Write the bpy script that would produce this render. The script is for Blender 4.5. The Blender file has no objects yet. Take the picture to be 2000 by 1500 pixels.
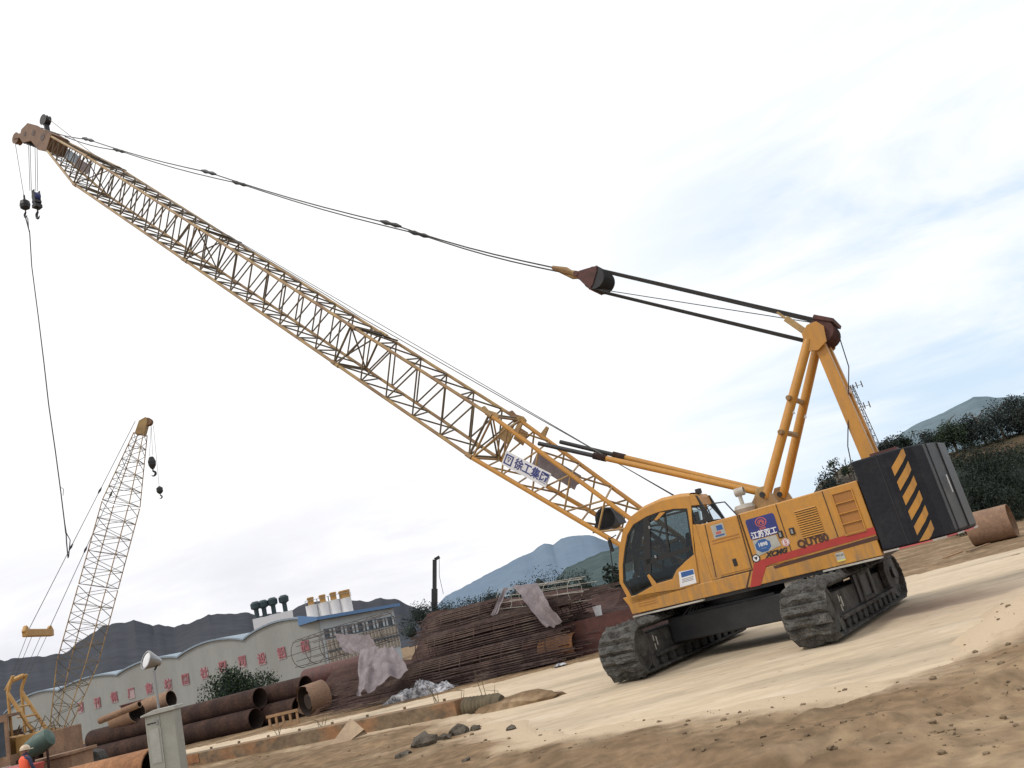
import bpy, bmesh, math, random
from mathutils import Vector, Matrix, noise
random.seed(7)
rad = math.radians
sc = bpy.context.scene
COL = sc.collection

# ------------------------------------------------------------------ camera (surveyed)
FPX, TH, RHO, EYE = 1600.0, rad(15.4), rad(14.5), 1.8
CF = Vector((0, math.cos(TH), math.sin(TH)))
_R0 = Vector((1, 0, 0)); _U0 = Vector((0, -math.sin(TH), math.cos(TH)))
CR = math.cos(RHO) * _R0 - math.sin(RHO) * _U0
CU = math.sin(RHO) * _R0 + math.cos(RHO) * _U0
CC = Vector((0, 0, EYE))
def ray(px, py): return CR * ((px - 1000) / FPX) - CU * ((py - 750) / FPX) + CF
def on_z(px, py, z=0.0):
    r = ray(px, py); return CC + r * ((z - EYE) / r.z)
def on_plane(px, py, P, n):
    r = ray(px, py); return CC + r * ((Vector(P) - CC).dot(n) / r.dot(n))
def at_y(px, py, Y): return on_plane(px, py, (0, Y, 0), Vector((0, 1, 0)))
def at_dist(px, py, D):
    r = ray(px, py); return CC + r * (D / math.hypot(r.x, r.y))
cam = bpy.data.cameras.new("camera"); camo = bpy.data.objects.new("camera", cam); COL.objects.link(camo)
cam.sensor_width = 36; cam.lens = FPX / 2000 * 36; cam.clip_start = .05; cam.clip_end = 20000
camo.matrix_world = Matrix(((CR.x, CU.x, -CF.x, CC.x), (CR.y, CU.y, -CF.y, CC.y), (CR.z, CU.z, -CF.z, CC.z), (0, 0, 0, 1)))
sc.camera = camo

# ------------------------------------------------------------------ materials
def mat(name, a, b=None, rough=.6, metal=0., scale=4., bump=0., bscale=None, spread=.5, stretch=None, spec=.5, c=None, cscale=.7, camt=.5, fine=0.0):
    m = bpy.data.materials.new(name); m.use_nodes = True
    nt = m.node_tree; N = nt.nodes; L = nt.links
    p = N['Principled BSDF']; p.inputs['Roughness'].default_value = rough; p.inputs['Metallic'].default_value = metal
    p.inputs['Specular IOR Level'].default_value = spec
    tc = N.new('ShaderNodeTexCoord'); mp = N.new('ShaderNodeMapping'); L.new(tc.outputs['Object'], mp.inputs['Vector'])
    if stretch: mp.inputs['Scale'].default_value = stretch
    if b is None: b = tuple(x * .75 for x in a)
    n = N.new('ShaderNodeTexNoise'); n.inputs['Scale'].default_value = scale; n.inputs['Detail'].default_value = 8; n.inputs['Roughness'].default_value = .62
    L.new(mp.outputs[0], n.inputs['Vector'])
    r = N.new('ShaderNodeValToRGB'); e = r.color_ramp.elements
    e[0].position = .5 - spread * .35; e[1].position = .5 + spread * .35
    e[0].color = (*b, 1); e[1].color = (*a, 1); L.new(n.outputs['Fac'], r.inputs['Fac'])
    out = r.outputs['Color']
    if c:
        n2 = N.new('ShaderNodeTexNoise'); n2.inputs['Scale'].default_value = cscale; n2.inputs['Detail'].default_value = 5
        L.new(mp.outputs[0], n2.inputs['Vector'])
        r2 = N.new('ShaderNodeValToRGB'); r2.color_ramp.elements[0].position = .5; r2.color_ramp.elements[1].position = .68
        L.new(n2.outputs['Fac'], r2.inputs['Fac'])
        mu = N.new('ShaderNodeMath'); mu.operation = 'MULTIPLY'; mu.inputs[1].default_value = camt; L.new(r2.outputs['Color'], mu.inputs[0])
        mx = N.new('ShaderNodeMix'); mx.data_type = 'RGBA'; L.new(mu.outputs[0], mx.inputs[0]); L.new(out, mx.inputs[6]); mx.inputs[7].default_value = (*c, 1)
        out = mx.outputs[2]
    if fine:
        n3 = N.new('ShaderNodeTexNoise'); n3.inputs['Scale'].default_value = scale * 9; n3.inputs['Detail'].default_value = 4
        L.new(mp.outputs[0], n3.inputs['Vector'])
        mr = N.new('ShaderNodeMapRange'); mr.inputs[1].default_value = .3; mr.inputs[2].default_value = .7; mr.inputs[3].default_value = 1 - fine; mr.inputs[4].default_value = 1 + fine * .6
        L.new(n3.outputs['Fac'], mr.inputs[0])
        vm = N.new('ShaderNodeVectorMath'); vm.operation = 'SCALE'; L.new(out, vm.inputs[0]); L.new(mr.outputs[0], vm.inputs['Scale']); out = vm.outputs[0]
    L.new(out, p.inputs['Base Color'])
    if bump:
        bn = N.new('ShaderNodeTexNoise'); bn.inputs['Scale'].default_value = bscale or scale * 3; bn.inputs['Detail'].default_value = 6
        L.new(mp.outputs[0], bn.inputs['Vector'])
        bp = N.new('ShaderNodeBump'); bp.inputs['Strength'].default_value = bump; bp.inputs['Distance'].default_value = .05
        L.new(bn.outputs['Fac'], bp.inputs['Height']); L.new(bp.outputs[0], p.inputs['Normal'])
    return m
M = {}
M['yellow'] = mat('yellow_paint', (.54, .255, .04), (.47, .22, .036), rough=.42, scale=1.3, spread=.9, c=(.38, .19, .06), cscale=2.2, camt=.35, fine=.05)
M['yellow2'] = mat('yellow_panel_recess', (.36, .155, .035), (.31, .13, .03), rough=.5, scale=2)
M['boomy'] = mat('weathered_yellow_paint', (.42, .275, .105), (.26, .155, .07), rough=.55, scale=2.5, c=(.16, .075, .035), cscale=1.2, camt=.7, fine=.15)
M['lace'] = mat('lacing_paint', (.17, .12, .06), (.06, .048, .035), rough=.6, scale=1.6, fine=.1)
M['tipbrown'] = mat('dusty_brown_paint', (.24, .14, .08), (.15, .085, .055), rough=.7, scale=3, fine=.2)
M['rope'] = mat('wire_rope', (.03, .03, .032), rough=.6)
M['rope2'] = mat('thin_wire_rope', (.09, .085, .08), rough=.6)
M['dark'] = mat('dark_steel', (.022, .023, .026), (.012, .012, .014), rough=.55, scale=3, fine=.2)
M['cw'] = mat('charcoal_paint', (.015, .017, .024), (.010, .011, .016), spec=.25, rough=.6, scale=1.5, c=(.04, .038, .036), cscale=2.0, camt=.4, fine=.25, bump=.15, bscale=40)
M['cwgrey'] = mat('dark_grey_paint', (.055, .058, .062), (.038, .041, .045), rough=.5, scale=1.5, fine=.2, c=(.12, .115, .105), cscale=2.5, camt=.4)
M['glass'] = None
M['rubber'] = mat('black_seal', (.012, .013, .013), rough=.5)
M['red'] = mat('red_paint', (.40, .035, .03), (.33, .03, .025), rough=.45)
M['stripe_brown'] = mat('dark_brown_paint', (.07, .028, .018), rough=.5)
M['white'] = mat('white_paint', (.72, .72, .74), (.62, .62, .64), rough=.5, scale=6)
M['dirtywhite'] = mat('dirty_white_paint', (.5, .47, .42), (.33, .3, .26), rough=.7, scale=5)
M['blue'] = mat('blue_ink', (.03, .04, .20), rough=.4)
M['blue2'] = mat('mid_blue_ink', (.03, .11, .33), rough=.4)
M['pinkred'] = mat('pale_red_ink', (.55, .12, .12), rough=.5)
M['black'] = mat('black_ink', (.015, .013, .015), rough=.5)
M['sign_yellow'] = mat('pale_yellow_ink', (.7, .62, .15), rough=.5)
M['mud'] = mat('dried_mud', (.15, .145, .135), (.035, .033, .031), rough=.95, scale=5, bump=.9, bscale=22, spread=.6, fine=.45, spec=.2)
M['trackside'] = mat('dusty_track_steel', (.11, .105, .097), (.035, .033, .031), rough=.85, scale=4, bump=.4, fine=.3, spec=.2)
M['brownred'] = mat('red_brown_primer', (.12, .042, .034), (.06, .024, .022), rough=.7, scale=4, fine=.2)
M['rust'] = mat('rusty_steel', (.085, .046, .034), (.034, .020, .018), rough=.9, scale=1.2, c=(.03, .018, .016), cscale=.5, camt=.8, fine=.35, bump=.3, spec=.2)
M['rust_light'] = mat('pale_rusty_steel', (.40, .20, .10), (.22, .11, .06), rough=.9, scale=1.5, c=(.14, .075, .05), cscale=.8, camt=.6, fine=.25, bump=.2, spec=.2)
M['rust_tan'] = mat('tan_rusty_steel', (.30, .19, .125), (.19, .12, .085), rough=.9, scale=1.5, fine=.2, spec=.2)
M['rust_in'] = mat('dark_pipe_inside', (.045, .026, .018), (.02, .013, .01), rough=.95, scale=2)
M['rebar'] = mat('brown_rebar', (.125, .085, .075), (.048, .033, .033), rough=.9, scale=.9, c=(.20, .155, .13), cscale=1.4, camt=.5, fine=.3, spec=.2)
M['cagebar'] = mat('grey_rebar', (.14, .12, .115), (.06, .05, .05), rough=.8, scale=2)
M['tarp'] = mat('mauve_grey_cloth', (.27, .235, .245), (.155, .13, .14), rough=.9, scale=2, bump=.3, bscale=9, fine=.12, spec=.15)
M['plastic'] = mat('silver_white_plastic', (.62, .62, .65), (.12, .12, .14), rough=.4, scale=7, bump=.8, bscale=20, spread=.25, fine=.3)
M['concrete'] = mat('cream_concrete', (.62, .50, .36), (.50, .40, .28), rough=.85, scale=.45, c=(.27, .225, .165), cscale=.3, camt=.65, fine=.12, bump=.12, bscale=30, stretch=(.6, 1.5, 1), spec=.2)
M['dirt'] = mat('sandy_dirt', (.30, .205, .122), (.125, .083, .05), rough=.98, scale=.5, c=(.42, .32, .21), cscale=.55, camt=.6, fine=.35, bump=.55, bscale=9, spread=.8, spec=.1)
M['hazewall'] = mat('pale_grey_cladding', (.30, .31, .295), (.255, .262, .25), rough=.8, scale=.5, stretch=(1, 1, .25), c=(.21, .205, .19), cscale=.25, camt=.35, fine=.06)
M['hazewall2'] = mat('white_cladding', (.46, .49, .50), (.38, .41, .43), rough=.8, scale=.3)
M['rooflblue'] = mat('blue_roof_sheet', (.10, .20, .38), (.07, .16, .32), rough=.6)
M['roofgrey'] = mat('pale_blue_roof_sheet', (.24, .30, .36), (.2, .26, .32), rough=.6)
M['winb'] = mat('dark_window', (.035, .05, .07), (.02, .03, .04), rough=.3)
M['grille'] = mat('beige_lower_wall', (.33, .28, .22), (.24, .2, .16), rough=.8)
M['signred'] = mat('faded_red_lettering', (.36, .12, .14), (.27, .09, .11), rough=.7, scale=2)
M['signpink'] = mat('pink_letter_face', (.42, .31, .32), rough=.7)
M['teal'] = mat('dark_teal_metal', (.025, .05, .06), rough=.6)
M['ochre'] = mat('ochre_metal', (.50, .30, .10), (.38, .2, .06), rough=.6, scale=2)
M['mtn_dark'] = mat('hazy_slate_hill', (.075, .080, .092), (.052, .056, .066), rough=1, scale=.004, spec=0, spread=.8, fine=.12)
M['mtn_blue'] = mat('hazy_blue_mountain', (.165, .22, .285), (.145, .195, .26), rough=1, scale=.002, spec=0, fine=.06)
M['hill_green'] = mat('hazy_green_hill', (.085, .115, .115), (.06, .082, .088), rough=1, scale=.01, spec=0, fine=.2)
M['hill_gb'] = mat('hazy_grey_blue_hill', (.16, .21, .24), (.125, .165, .19), rough=1, scale=.008, spec=0, fine=.15)  # distance haze is put into the base colour, as on the other hills
M['slope'] = mat('scrubby_slope', (.06, .065, .04), (.025, .03, .02), rough=1, scale=.12, c=(.11, .075, .052), cscale=.035, camt=.85, spec=0, fine=.4)
M['leaf'] = mat('dark_foliage', (.036, .050, .034), (.014, .020, .016), rough=.9, scale=1.0, spread=.9, spec=.1)
M['leaf2'] = mat('green_foliage', (.062, .092, .048), (.022, .036, .022), rough=.9, scale=1.2, spread=.9, spec=.1)
M['leaf3'] = mat('dusky_foliage', (.05, .062, .055), (.02, .027, .027), rough=.9, scale=.8, spread=.9, spec=.1)
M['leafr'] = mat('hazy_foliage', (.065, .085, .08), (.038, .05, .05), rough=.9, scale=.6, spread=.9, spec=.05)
M['bark'] = mat('brown_bark', (.09, .065, .045), rough=.9)
M['cabinet'] = mat('grey_green_enamel', (.36, .36, .31), (.29, .29, .25), rough=.5, scale=3, fine=.06)
M['cabinet2'] = mat('pale_enamel', (.43, .43, .39), rough=.5)
M['wood'] = mat('weathered_timber', (.25, .185, .12), (.13, .095, .065), rough=.9, scale=1, stretch=(1, 6, 6), c=(.42, .17, .06), cscale=.25, camt=.5, fine=.2, spec=.2)
M['paperwood'] = mat('pale_fabric_scrap', (.50, .38, .26), (.38, .28, .19), rough=.9, scale=3, bump=.4)
M['palletwood'] = mat('pallet_wood', (.33, .2, .11), (.22, .13, .07), rough=.9, scale=3)
M['hose'] = mat('olive_hose', (.15, .12, .075), (.08, .062, .04), rough=.9, scale=3)
M['rock'] = mat('grey_rock', (.15, .13, .105), (.07, .06, .05), rough=.95, scale=5, bump=.8, spec=.2, fine=.3)
M['clod'] = mat('dry_clod', (.26, .19, .125), (.12, .09, .06), rough=1, scale=2, spec=.1)
M['vest'] = mat('orange_vest', (.9, .13, .05), (.8, .1, .045), rough=.7)
M['reflect'] = mat('pale_reflective_tape', (.6, .55, .5), rough=.4)
M['skin'] = mat('skin', (.36, .19, .13), rough=.6)
M['helmet'] = mat('cream_helmet', (.68, .52, .36), rough=.35)
M['navy'] = mat('dark_blue_cloth', (.045, .05, .10), rough=.9)
M['green_tank'] = mat('green_drum_paint', (.07, .12, .10), (.045, .08, .07), rough=.6, scale=4, fine=.15)
M['seat'] = mat('dark_seat_cloth', (.04, .055, .065), rough=.9)
M['cabin_in'] = mat('cab_lining', (.075, .07, .062), rough=.8)
M['lens'] = mat('lamp_glass', (.75, .76, .78), rough=.1)
M['chrome'] = mat('dull_metal', (.35, .35, .35), rough=.35, metal=.7)
M['weed'] = mat('dry_weed', (.12, .10, .06), rough=.9)
def glassmat(name, tint, gl=.25, tr=.75):
    m = bpy.data.materials.new(name); m.use_nodes = True; nt = m.node_tree; N = nt.nodes; L = nt.links
    for x in list(N):
        if x.type != 'OUTPUT_MATERIAL': N.remove(x)
    o = [x for x in N if x.type == 'OUTPUT_MATERIAL'][0]
    t = N.new('ShaderNodeBsdfTransparent'); t.inputs[0].default_value = (*tint, 1)
    g = N.new('ShaderNodeBsdfGlossy'); g.inputs['Roughness'].default_value = .04; g.inputs[0].default_value = (.7, .75, .78, 1)
    f = N.new('ShaderNodeFresnel'); f.inputs[0].default_value = 1.5
    mx = N.new('ShaderNodeMixShader'); L.new(f.outputs[0], mx.inputs[0]); L.new(t.outputs[0], mx.inputs[1]); L.new(g.outputs[0], mx.inputs[2]); L.new(mx.outputs[0], o.inputs[0])
    return m
M['glass'] = glassmat('tinted_glass', (.42, .47, .48))
M['glass_clear'] = glassmat('clear_glass', (.68, .73, .74))

def soil_yellow(m):
    """dust and mud thrown up the lower body, faint vertical run marks"""
    nt = m.node_tree; N = nt.nodes; L = nt.links; p = N['Principled BSDF']; src = p.inputs['Base Color'].links[0].from_socket
    tc = N.new('ShaderNodeTexCoord'); sp_ = N.new('ShaderNodeSeparateXYZ'); L.new(tc.outputs['Object'], sp_.inputs[0])
    mr = N.new('ShaderNodeMapRange'); L.new(sp_.outputs['Z'], mr.inputs[0])
    for i, v in enumerate((2.1, 1.15, 0, .75)): mr.inputs[i + 1].default_value = v
    mp = N.new('ShaderNodeMapping'); mp.inputs['Scale'].default_value = (7, 7, .9); L.new(tc.outputs['Object'], mp.inputs[0])
    n = N.new('ShaderNodeTexNoise'); n.inputs['Scale'].default_value = 1.6; n.inputs['Detail'].default_value = 8; n.inputs['Roughness'].default_value = .7; L.new(mp.outputs[0], n.inputs['Vector'])
    r = N.new('ShaderNodeMapRange'); L.new(n.outputs['Fac'], r.inputs[0])
    for i, v in enumerate((.42, .72, 0, 1)): r.inputs[i + 1].default_value = v
    a = N.new('ShaderNodeMath'); a.operation = 'MULTIPLY'; L.new(mr.outputs[0], a.inputs[0]); L.new(r.outputs[0], a.inputs[1])
    b = N.new('ShaderNodeMath'); b.operation = 'MULTIPLY'; L.new(r.outputs[0], b.inputs[0]); b.inputs[1].default_value = .28
    c = N.new('ShaderNodeMath'); c.operation = 'ADD'; L.new(a.outputs[0], c.inputs[0]); L.new(b.outputs[0], c.inputs[1])
    mx = N.new('ShaderNodeMix'); mx.data_type = 'RGBA'; L.new(c.outputs[0], mx.inputs[0]); L.new(src, mx.inputs[6]); mx.inputs[7].default_value = (.20, .14, .085, 1)
    L.new(mx.outputs[2], p.inputs['Base Color'])
soil_yellow(M['yellow'])
def worn_road(m):
    nt = m.node_tree; N = nt.nodes; L = nt.links; p = N['Principled BSDF']; src = p.inputs['Base Color'].links[0].from_socket
    tc = N.new('ShaderNodeTexCoord'); out = src
    for rot, sc_, lo, hi, amt, col in ((25, (.10, 2.6, 1), .50, .68, .30, (.33, .265, .185, 1)), (29 + 28, (.22, 3.2, 1), .54, .68, .25, (.24, .20, .15, 1)), (20, (.5, 1.2, 1), .55, .7, .6, (.62, .53, .42, 1)), (10, (3.5, 5, 1), .62, .70, .55, (.20, .16, .115, 1))):
        mp = N.new('ShaderNodeMapping'); mp.inputs['Rotation'].default_value = (0, 0, rad(rot)); mp.inputs['Scale'].default_value = sc_; L.new(tc.outputs['Object'], mp.inputs[0])
        n = N.new('ShaderNodeTexNoise'); n.inputs['Scale'].default_value = 1; n.inputs['Detail'].default_value = 8; n.inputs['Roughness'].default_value = .6; n.inputs['Distortion'].default_value = .4; L.new(mp.outputs[0], n.inputs['Vector'])
        r = N.new('ShaderNodeMapRange'); L.new(n.outputs['Fac'], r.inputs[0])
        for i, v in enumerate((lo, hi, 0, amt)): r.inputs[i + 1].default_value = v
        mx = N.new('ShaderNodeMix'); mx.data_type = 'RGBA'; L.new(r.outputs[0], mx.inputs[0]); L.new(out, mx.inputs[6]); mx.inputs[7].default_value = col; out = mx.outputs[2]
    L.new(out, p.inputs['Base Color'])
worn_road(M['concrete'])
def sandy_edge(m):
    """attribute 'sand' fades the dirt into the pale dust of the road"""
    nt = m.node_tree; N = nt.nodes; L = nt.links; p = N['Principled BSDF']; src = p.inputs['Base Color'].links[0].from_socket
    at = N.new('ShaderNodeAttribute'); at.attribute_name = 'sand'; tc = N.new('ShaderNodeTexCoord')
    n = N.new('ShaderNodeTexNoise'); n.inputs['Scale'].default_value = 1.1; n.inputs['Detail'].default_value = 8; n.inputs['Roughness'].default_value = .65; L.new(tc.outputs['Object'], n.inputs['Vector'])
    a = N.new('ShaderNodeMath'); a.operation = 'ADD'; L.new(at.outputs['Fac'], a.inputs[0]); L.new(n.outputs['Fac'], a.inputs[1])
    r = N.new('ShaderNodeMapRange'); L.new(a.outputs[0], r.inputs[0])
    for i, v in enumerate((.82, 1.22, 0, 1)): r.inputs[i + 1].default_value = v
    mx = N.new('ShaderNodeMix'); mx.data_type = 'RGBA'; L.new(r.outputs[0], mx.inputs[0]); L.new(src, mx.inputs[6]); mx.inputs[7].default_value = (.50, .395, .28, 1)
    L.new(mx.outputs[2], p.inputs['Base Color'])
sandy_edge(M['dirt'])

# ------------------------------------------------------------------ mesh builder
def V(*a): return Vector(a if len(a) > 1 else a[0])
class MB:
    def __init__(s): s.v = []; s.f = []; s.m = []
    def add(s, vs, fs, mi=0):
        o = len(s.v); s.v += [tuple(x) for x in vs]; s.f += [tuple(i + o for i in f) for f in fs]; s.m += [mi] * len(fs); return s
    def quad(s, a, b, c, d, mi=0): return s.add([a, b, c, d], [(0, 1, 2, 3)], mi)
    def box(s, lo, hi, mi=0, mtx=None):
        (a, b, c), (d, e, f) = lo, hi
        vs = [V(x, y, z) for x in (a, d) for y in (b, e) for z in (c, f)]
        if mtx: vs = [mtx @ v for v in vs]
        return s.add(vs, [(0, 1, 3, 2), (4, 6, 7, 5), (0, 4, 5, 1), (2, 3, 7, 6), (0, 2, 6, 4), (1, 5, 7, 3)], mi)
    def bar(s, p, q, r, r2=None, n=6, mi=0, cap=True):
        p = V(p); q = V(q); d = q - p
        if d.length < 1e-6: return s
        d.normalize(); u = d.orthogonal().normalized(); w = d.cross(u); r2 = r if r2 is None else r2
        vs = []
        for c, rr in ((p, r), (q, r2)):
            for k in range(n):
                t = 2 * math.pi * k / n; vs.append(c + u * math.cos(t) * rr + w * math.sin(t) * rr)
        fs = [(k, (k + 1) % n, n + (k + 1) % n, n + k) for k in range(n)]
        if cap: fs += [tuple(range(n))[::-1], tuple(range(n, 2 * n))]
        return s.add(vs, fs, mi)
    def beam(s, p, q, w, h, up=(0, 0, 1), mi=0, w2=None, h2=None):
        p = V(p); q = V(q); d = (q - p).normalized(); u = V(up).cross(d)
        if u.length < 1e-4: u = V(1, 0, 0)
        u.normalize(); t = d.cross(u); w2 = w2 or w; h2 = h2 or h
        vs = []
        for c, a, b in ((p, w, h), (q, w2, h2)):
            for i, j in ((-1, -1), (1, -1), (1, 1), (-1, 1)): vs.append(c + u * i * a / 2 + t * j * b / 2)
        return s.add(vs, [(3, 2, 1, 0), (4, 5, 6, 7), (0, 1, 5, 4), (1, 2, 6, 5), (2, 3, 7, 6), (3, 0, 4, 7)], mi)
    def tube(s, pts, r, n=6, mi=0):
        pts = [V(p) for p in pts]; vs = []; fs = []
        for i, p in enumerate(pts):
            d = (pts[min(i + 1, len(pts) - 1)] - pts[max(i - 1, 0)]).normalized()
            if i == 0: u = d.orthogonal().normalized()
            else: u = (u - d * u.dot(d)).normalized()
            w = d.cross(u); rr = r[i] if isinstance(r, (list, tuple)) else r
            vs += [p + (u * math.cos(2 * math.pi * k / n) + w * math.sin(2 * math.pi * k / n)) * rr for k in range(n)]
        for i in range(len(pts) - 1):
            fs += [(i * n + k, i * n + (k + 1) % n, (i + 1) * n + (k + 1) % n, (i + 1) * n + k) for k in range(n)]
        fs += [tuple(range(n))[::-1], tuple(range((len(pts) - 1) * n, len(pts) * n))]
        return s.add(vs, fs, mi)
    def prism(s, poly, y0, y1, mi=0, f=None):      # poly of (x,z) extruded along y, or mapped by f(x,z,y)
        f = f or (lambda x, z, y: V(x, y, z)); n = len(poly)
        vs = [f(x, z, y0) for x, z in poly] + [f(x, z, y1) for x, z in poly]
        fs = [tuple(range(n)), tuple(range(n, 2 * n))[::-1]] + [(k, n + k, n + (k + 1) % n, (k + 1) % n) for k in range(n)]
        return s.add(vs, fs, mi)
    def strip(s, outer, inner, y0, y1, closed=True, mi=0, f=None):
        f = f or (lambda x, z, y: V(x, y, z)); n = len(outer); m = n if closed else n - 1
        vs = [f(*p, y0) for p in outer] + [f(*p, y0) for p in inner] + [f(*p, y1) for p in outer] + [f(*p, y1) for p in inner]
        fs = []
        for k in range(m):
            j = (k + 1) % n
            fs += [(k, j, n + j, n + k), (2 * n + k, 3 * n + k, 3 * n + j, 2 * n + j), (k, 2 * n + k, 2 * n + j, j), (n + k, n + j, 3 * n + j, 3 * n + k)]
        return s.add(vs, fs, mi)
    def lathe(s, prof, p, axis, n=20, mi=0):       # prof: (dist along axis, radius)
        p = V(p); d = V(axis).normalized(); u = d.orthogonal().normalized(); w = d.cross(u); vs = []
        for h, r in prof:
            vs += [p + d * h + (u * math.cos(2 * math.pi * k / n) + w * math.sin(2 * math.pi * k / n)) * r for k in range(n)]
        fs = [(i * n + k, i * n + (k + 1) % n, (i + 1) * n + (k + 1) % n, (i + 1) * n + k) for i in range(len(prof) - 1) for k in range(n)]
        return s.add(vs, fs, mi)
    def blob(s, c, r, sub=2, jit=.15, mi=0, seed=0, sq=(1, 1, 1)):
        bm = bmesh.new(); bmesh.ops.create_icosphere(bm, subdivisions=sub, radius=1)
        c = V(c); vs = []
        for v in bm.verts:
            k = 1 + jit * 2 * noise.noise(v.co * 1.7 + V(seed * 3.1, seed, 0)) + jit * noise.noise(v.co * 4 + V(seed, 7, 0))
            vs.append(c + V(v.co.x * sq[0], v.co.y * sq[1], v.co.z * sq[2]) * r * k)
        fs = [tuple(x.index for x in f.verts) for f in bm.faces]; bm.free()
        return s.add(vs, fs, mi)
    def build(s, name, mats, parent=None, smooth=False, bevel=0, loc=None):
        me = bpy.data.meshes.new(name); me.from_pydata(s.v, [], s.f)
        if not isinstance(mats, (list, tuple)): mats = [mats]
        for m in mats: me.materials.append(m)
        for p, i in zip(me.polygons, s.m): p.material_index = i
        bm = bmesh.new(); bm.from_mesh(me); bmesh.ops.recalc_face_normals(bm, faces=bm.faces)
        if bevel:
            bmesh.ops.bevel(bm, geom=[e for e in bm.edges if len(e.link_faces) == 2 and e.calc_face_angle(0) > .6], offset=bevel, segments=2, affect='EDGES', profile=.5)
        bm.to_mesh(me); bm.free()
        if smooth:
            for p in me.polygons: p.use_smooth = True
            me.set_sharp_from_angle(angle=rad(40))
        me.update(); o = bpy.data.objects.new(name, me); COL.objects.link(o)
        if parent: o.parent = parent
        if loc is not None: o.location = loc
        return o
def tag(o, label=None, cat=None, group=None, kind=None):
    if label: o['label'] = label
    if cat: o['category'] = cat
    if group: o['group'] = group
    if kind: o['kind'] = kind
    return o
def empty(name, loc=(0, 0, 0), rz=0, parent=None):
    o = bpy.data.objects.new(name, None); COL.objects.link(o); o.location = loc; o.rotation_euler = (0, 0, rz); o.empty_display_size = .3
    if parent: o.parent = parent
    return o
def copy_tree(o, parent=None):
    c = o.copy(); COL.objects.link(c); c.parent = parent
    for ch in list(o.children): copy_tree(ch, c)
    return c
def text_mesh(name, body, size, m, parent, mtx, ext=.002, shear=0, bold=0, sx=1, align='CENTER'):
    cu = bpy.data.curves.new(name, 'FONT'); cu.body = body; cu.size = size; cu.align_x = align; cu.align_y = 'CENTER'; cu.extrude = ext; cu.shear = shear; cu.offset = bold
    cu.resolution_u = 3
    t = bpy.data.objects.new('tmp', cu); COL.objects.link(t); bpy.context.view_layer.update()
    me = bpy.data.meshes.new_from_object(t.evaluated_get(bpy.context.evaluated_depsgraph_get()))
    bpy.data.objects.remove(t); me.name = name; me.transform(mtx @ Matrix.Diagonal((sx, 1, 1, 1)))
    me.materials.clear(); me.materials.append(m)
    o = bpy.data.objects.new(name, me); COL.objects.link(o)
    if parent: o.parent = parent
    return o
def smoothstep(a, b, x):
    t = max(0., min(1., (x - a) / (b - a))); return t * t * (3 - 2 * t)
def fbm(p, oct=4):
    a, s = 0., 1.
    for _ in range(oct): a += s * noise.noise(p); p = p * 2.03 + V(3.1, 1.7, 5.2); s *= .5
    return a

# ------------------------------------------------------------------ ground, road
FAR = [(-60, 60), (-30, 42.5), (-16, 34), (-7.8, 29), (.2, 26.4), (5, 26.5), (10.5, 26.8), (13.9, 26.4), (22, 29), (60, 44)]
NEAR = [(60, 27), (22, 19.5), (12, 16.8), (7.8, 15.3), (6.4, 13.9), (5.0, 11.9), (3.9, 10.9), (3.2, 10.95), (1.14, 11.8), (-.3, 12.9), (-1.0, 14.5), (-1.7, 16.6), (-2.5, 19.6), (-5.8, 21.8), (-9, 23.8), (-12.2, 25.8), (-30, 37), (-60, 54)]
ROAD = FAR + NEAR
def sdf(x, y):      # negative inside the road
    d = 1e9; ins = False; n = len(ROAD)
    for i in range(n):
        x1, y1 = ROAD[i]; x2, y2 = ROAD[(i + 1) % n]
        ex, ey = x2 - x1, y2 - y1; t = max(0, min(1, ((x - x1) * ex + (y - y1) * ey) / (ex * ex + ey * ey)))
        d = min(d, (x - x1 - t * ex) ** 2 + (y - y1 - t * ey) ** 2)
        if (y1 > y) != (y2 > y) and x < (x2 - x1) * (y - y1) / (y2 - y1) + x1: ins = not ins
    d = math.sqrt(d); return -d if ins else d
def gz(x, y):
    r = math.hypot(x, y)
    if r > 130: return -.08
    s = sdf(x, y) if r < 75 else 5.
    s += .55 * noise.noise(V(x * .55, y * .55, 3)) + .25 * noise.noise(V(x * 2.1, y * 2.1, 9))
    z = -.10 + .13 * smoothstep(-.25, .25, s)
    if s > -.3:
        k = smoothstep(-.2, 2.0, s)
        am = 1 if y < 20 else .35
        z += k * am * (.09 * (fbm(V(x * .45, y * .45, 0), 4) + .5) + .035 * fbm(V(x * 2.5, y * 2.5, 4), 3))
        if y < 17: z += k * .06 * max(0, math.sin((x * .8 + y * .55) * 2.4 + 2 * noise.noise(V(x * .3, y * .3, 1)))) * .6
        for off in (0, 1.9):      # pair of tyre ruts with lug marks curving over the near dirt
            u_ = y - (7.0 + off + .10 * (x - 1) ** 2 * .35 + .35 * x); w_ = math.exp(-(u_ / .20) ** 2)
            z -= k * w_ * (.07 + .03 * math.sin(x * 26 + 6 * abs(u_)))
            z += k * .035 * math.exp(-((abs(u_) - .34) / .10) ** 2)
        b = math.exp(-(((x - 8.2) * .55 - (y - 13.6) * .83) ** 2) / .9) if x > 4.5 and y < 22 and x < 16 else 0
        z += .30 * b * smoothstep(4.5, 6.5, x)
    return z * smoothstep(130, 110, r) - .08 * smoothstep(110, 130, r)
angs = []
a_ = -180.
while a_ < 180: angs.append(a_); a_ += .45 if -46 <= a_ < 46 else 6
rs = []; r_ = 1.2
while r_ < 9000: rs.append(r_); r_ *= 1.017 if 6 < r_ < 48 else (1.06 if r_ < 140 else 1.35)
g = MB(); n = len(angs)
vs = [(0, 0, -.02)]
for r in rs:
    for a in angs:
        x, y = r * math.sin(rad(a)), r * math.cos(rad(a)); vs.append((x, y, gz(x, y) if y > 0 else 0.))
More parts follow.
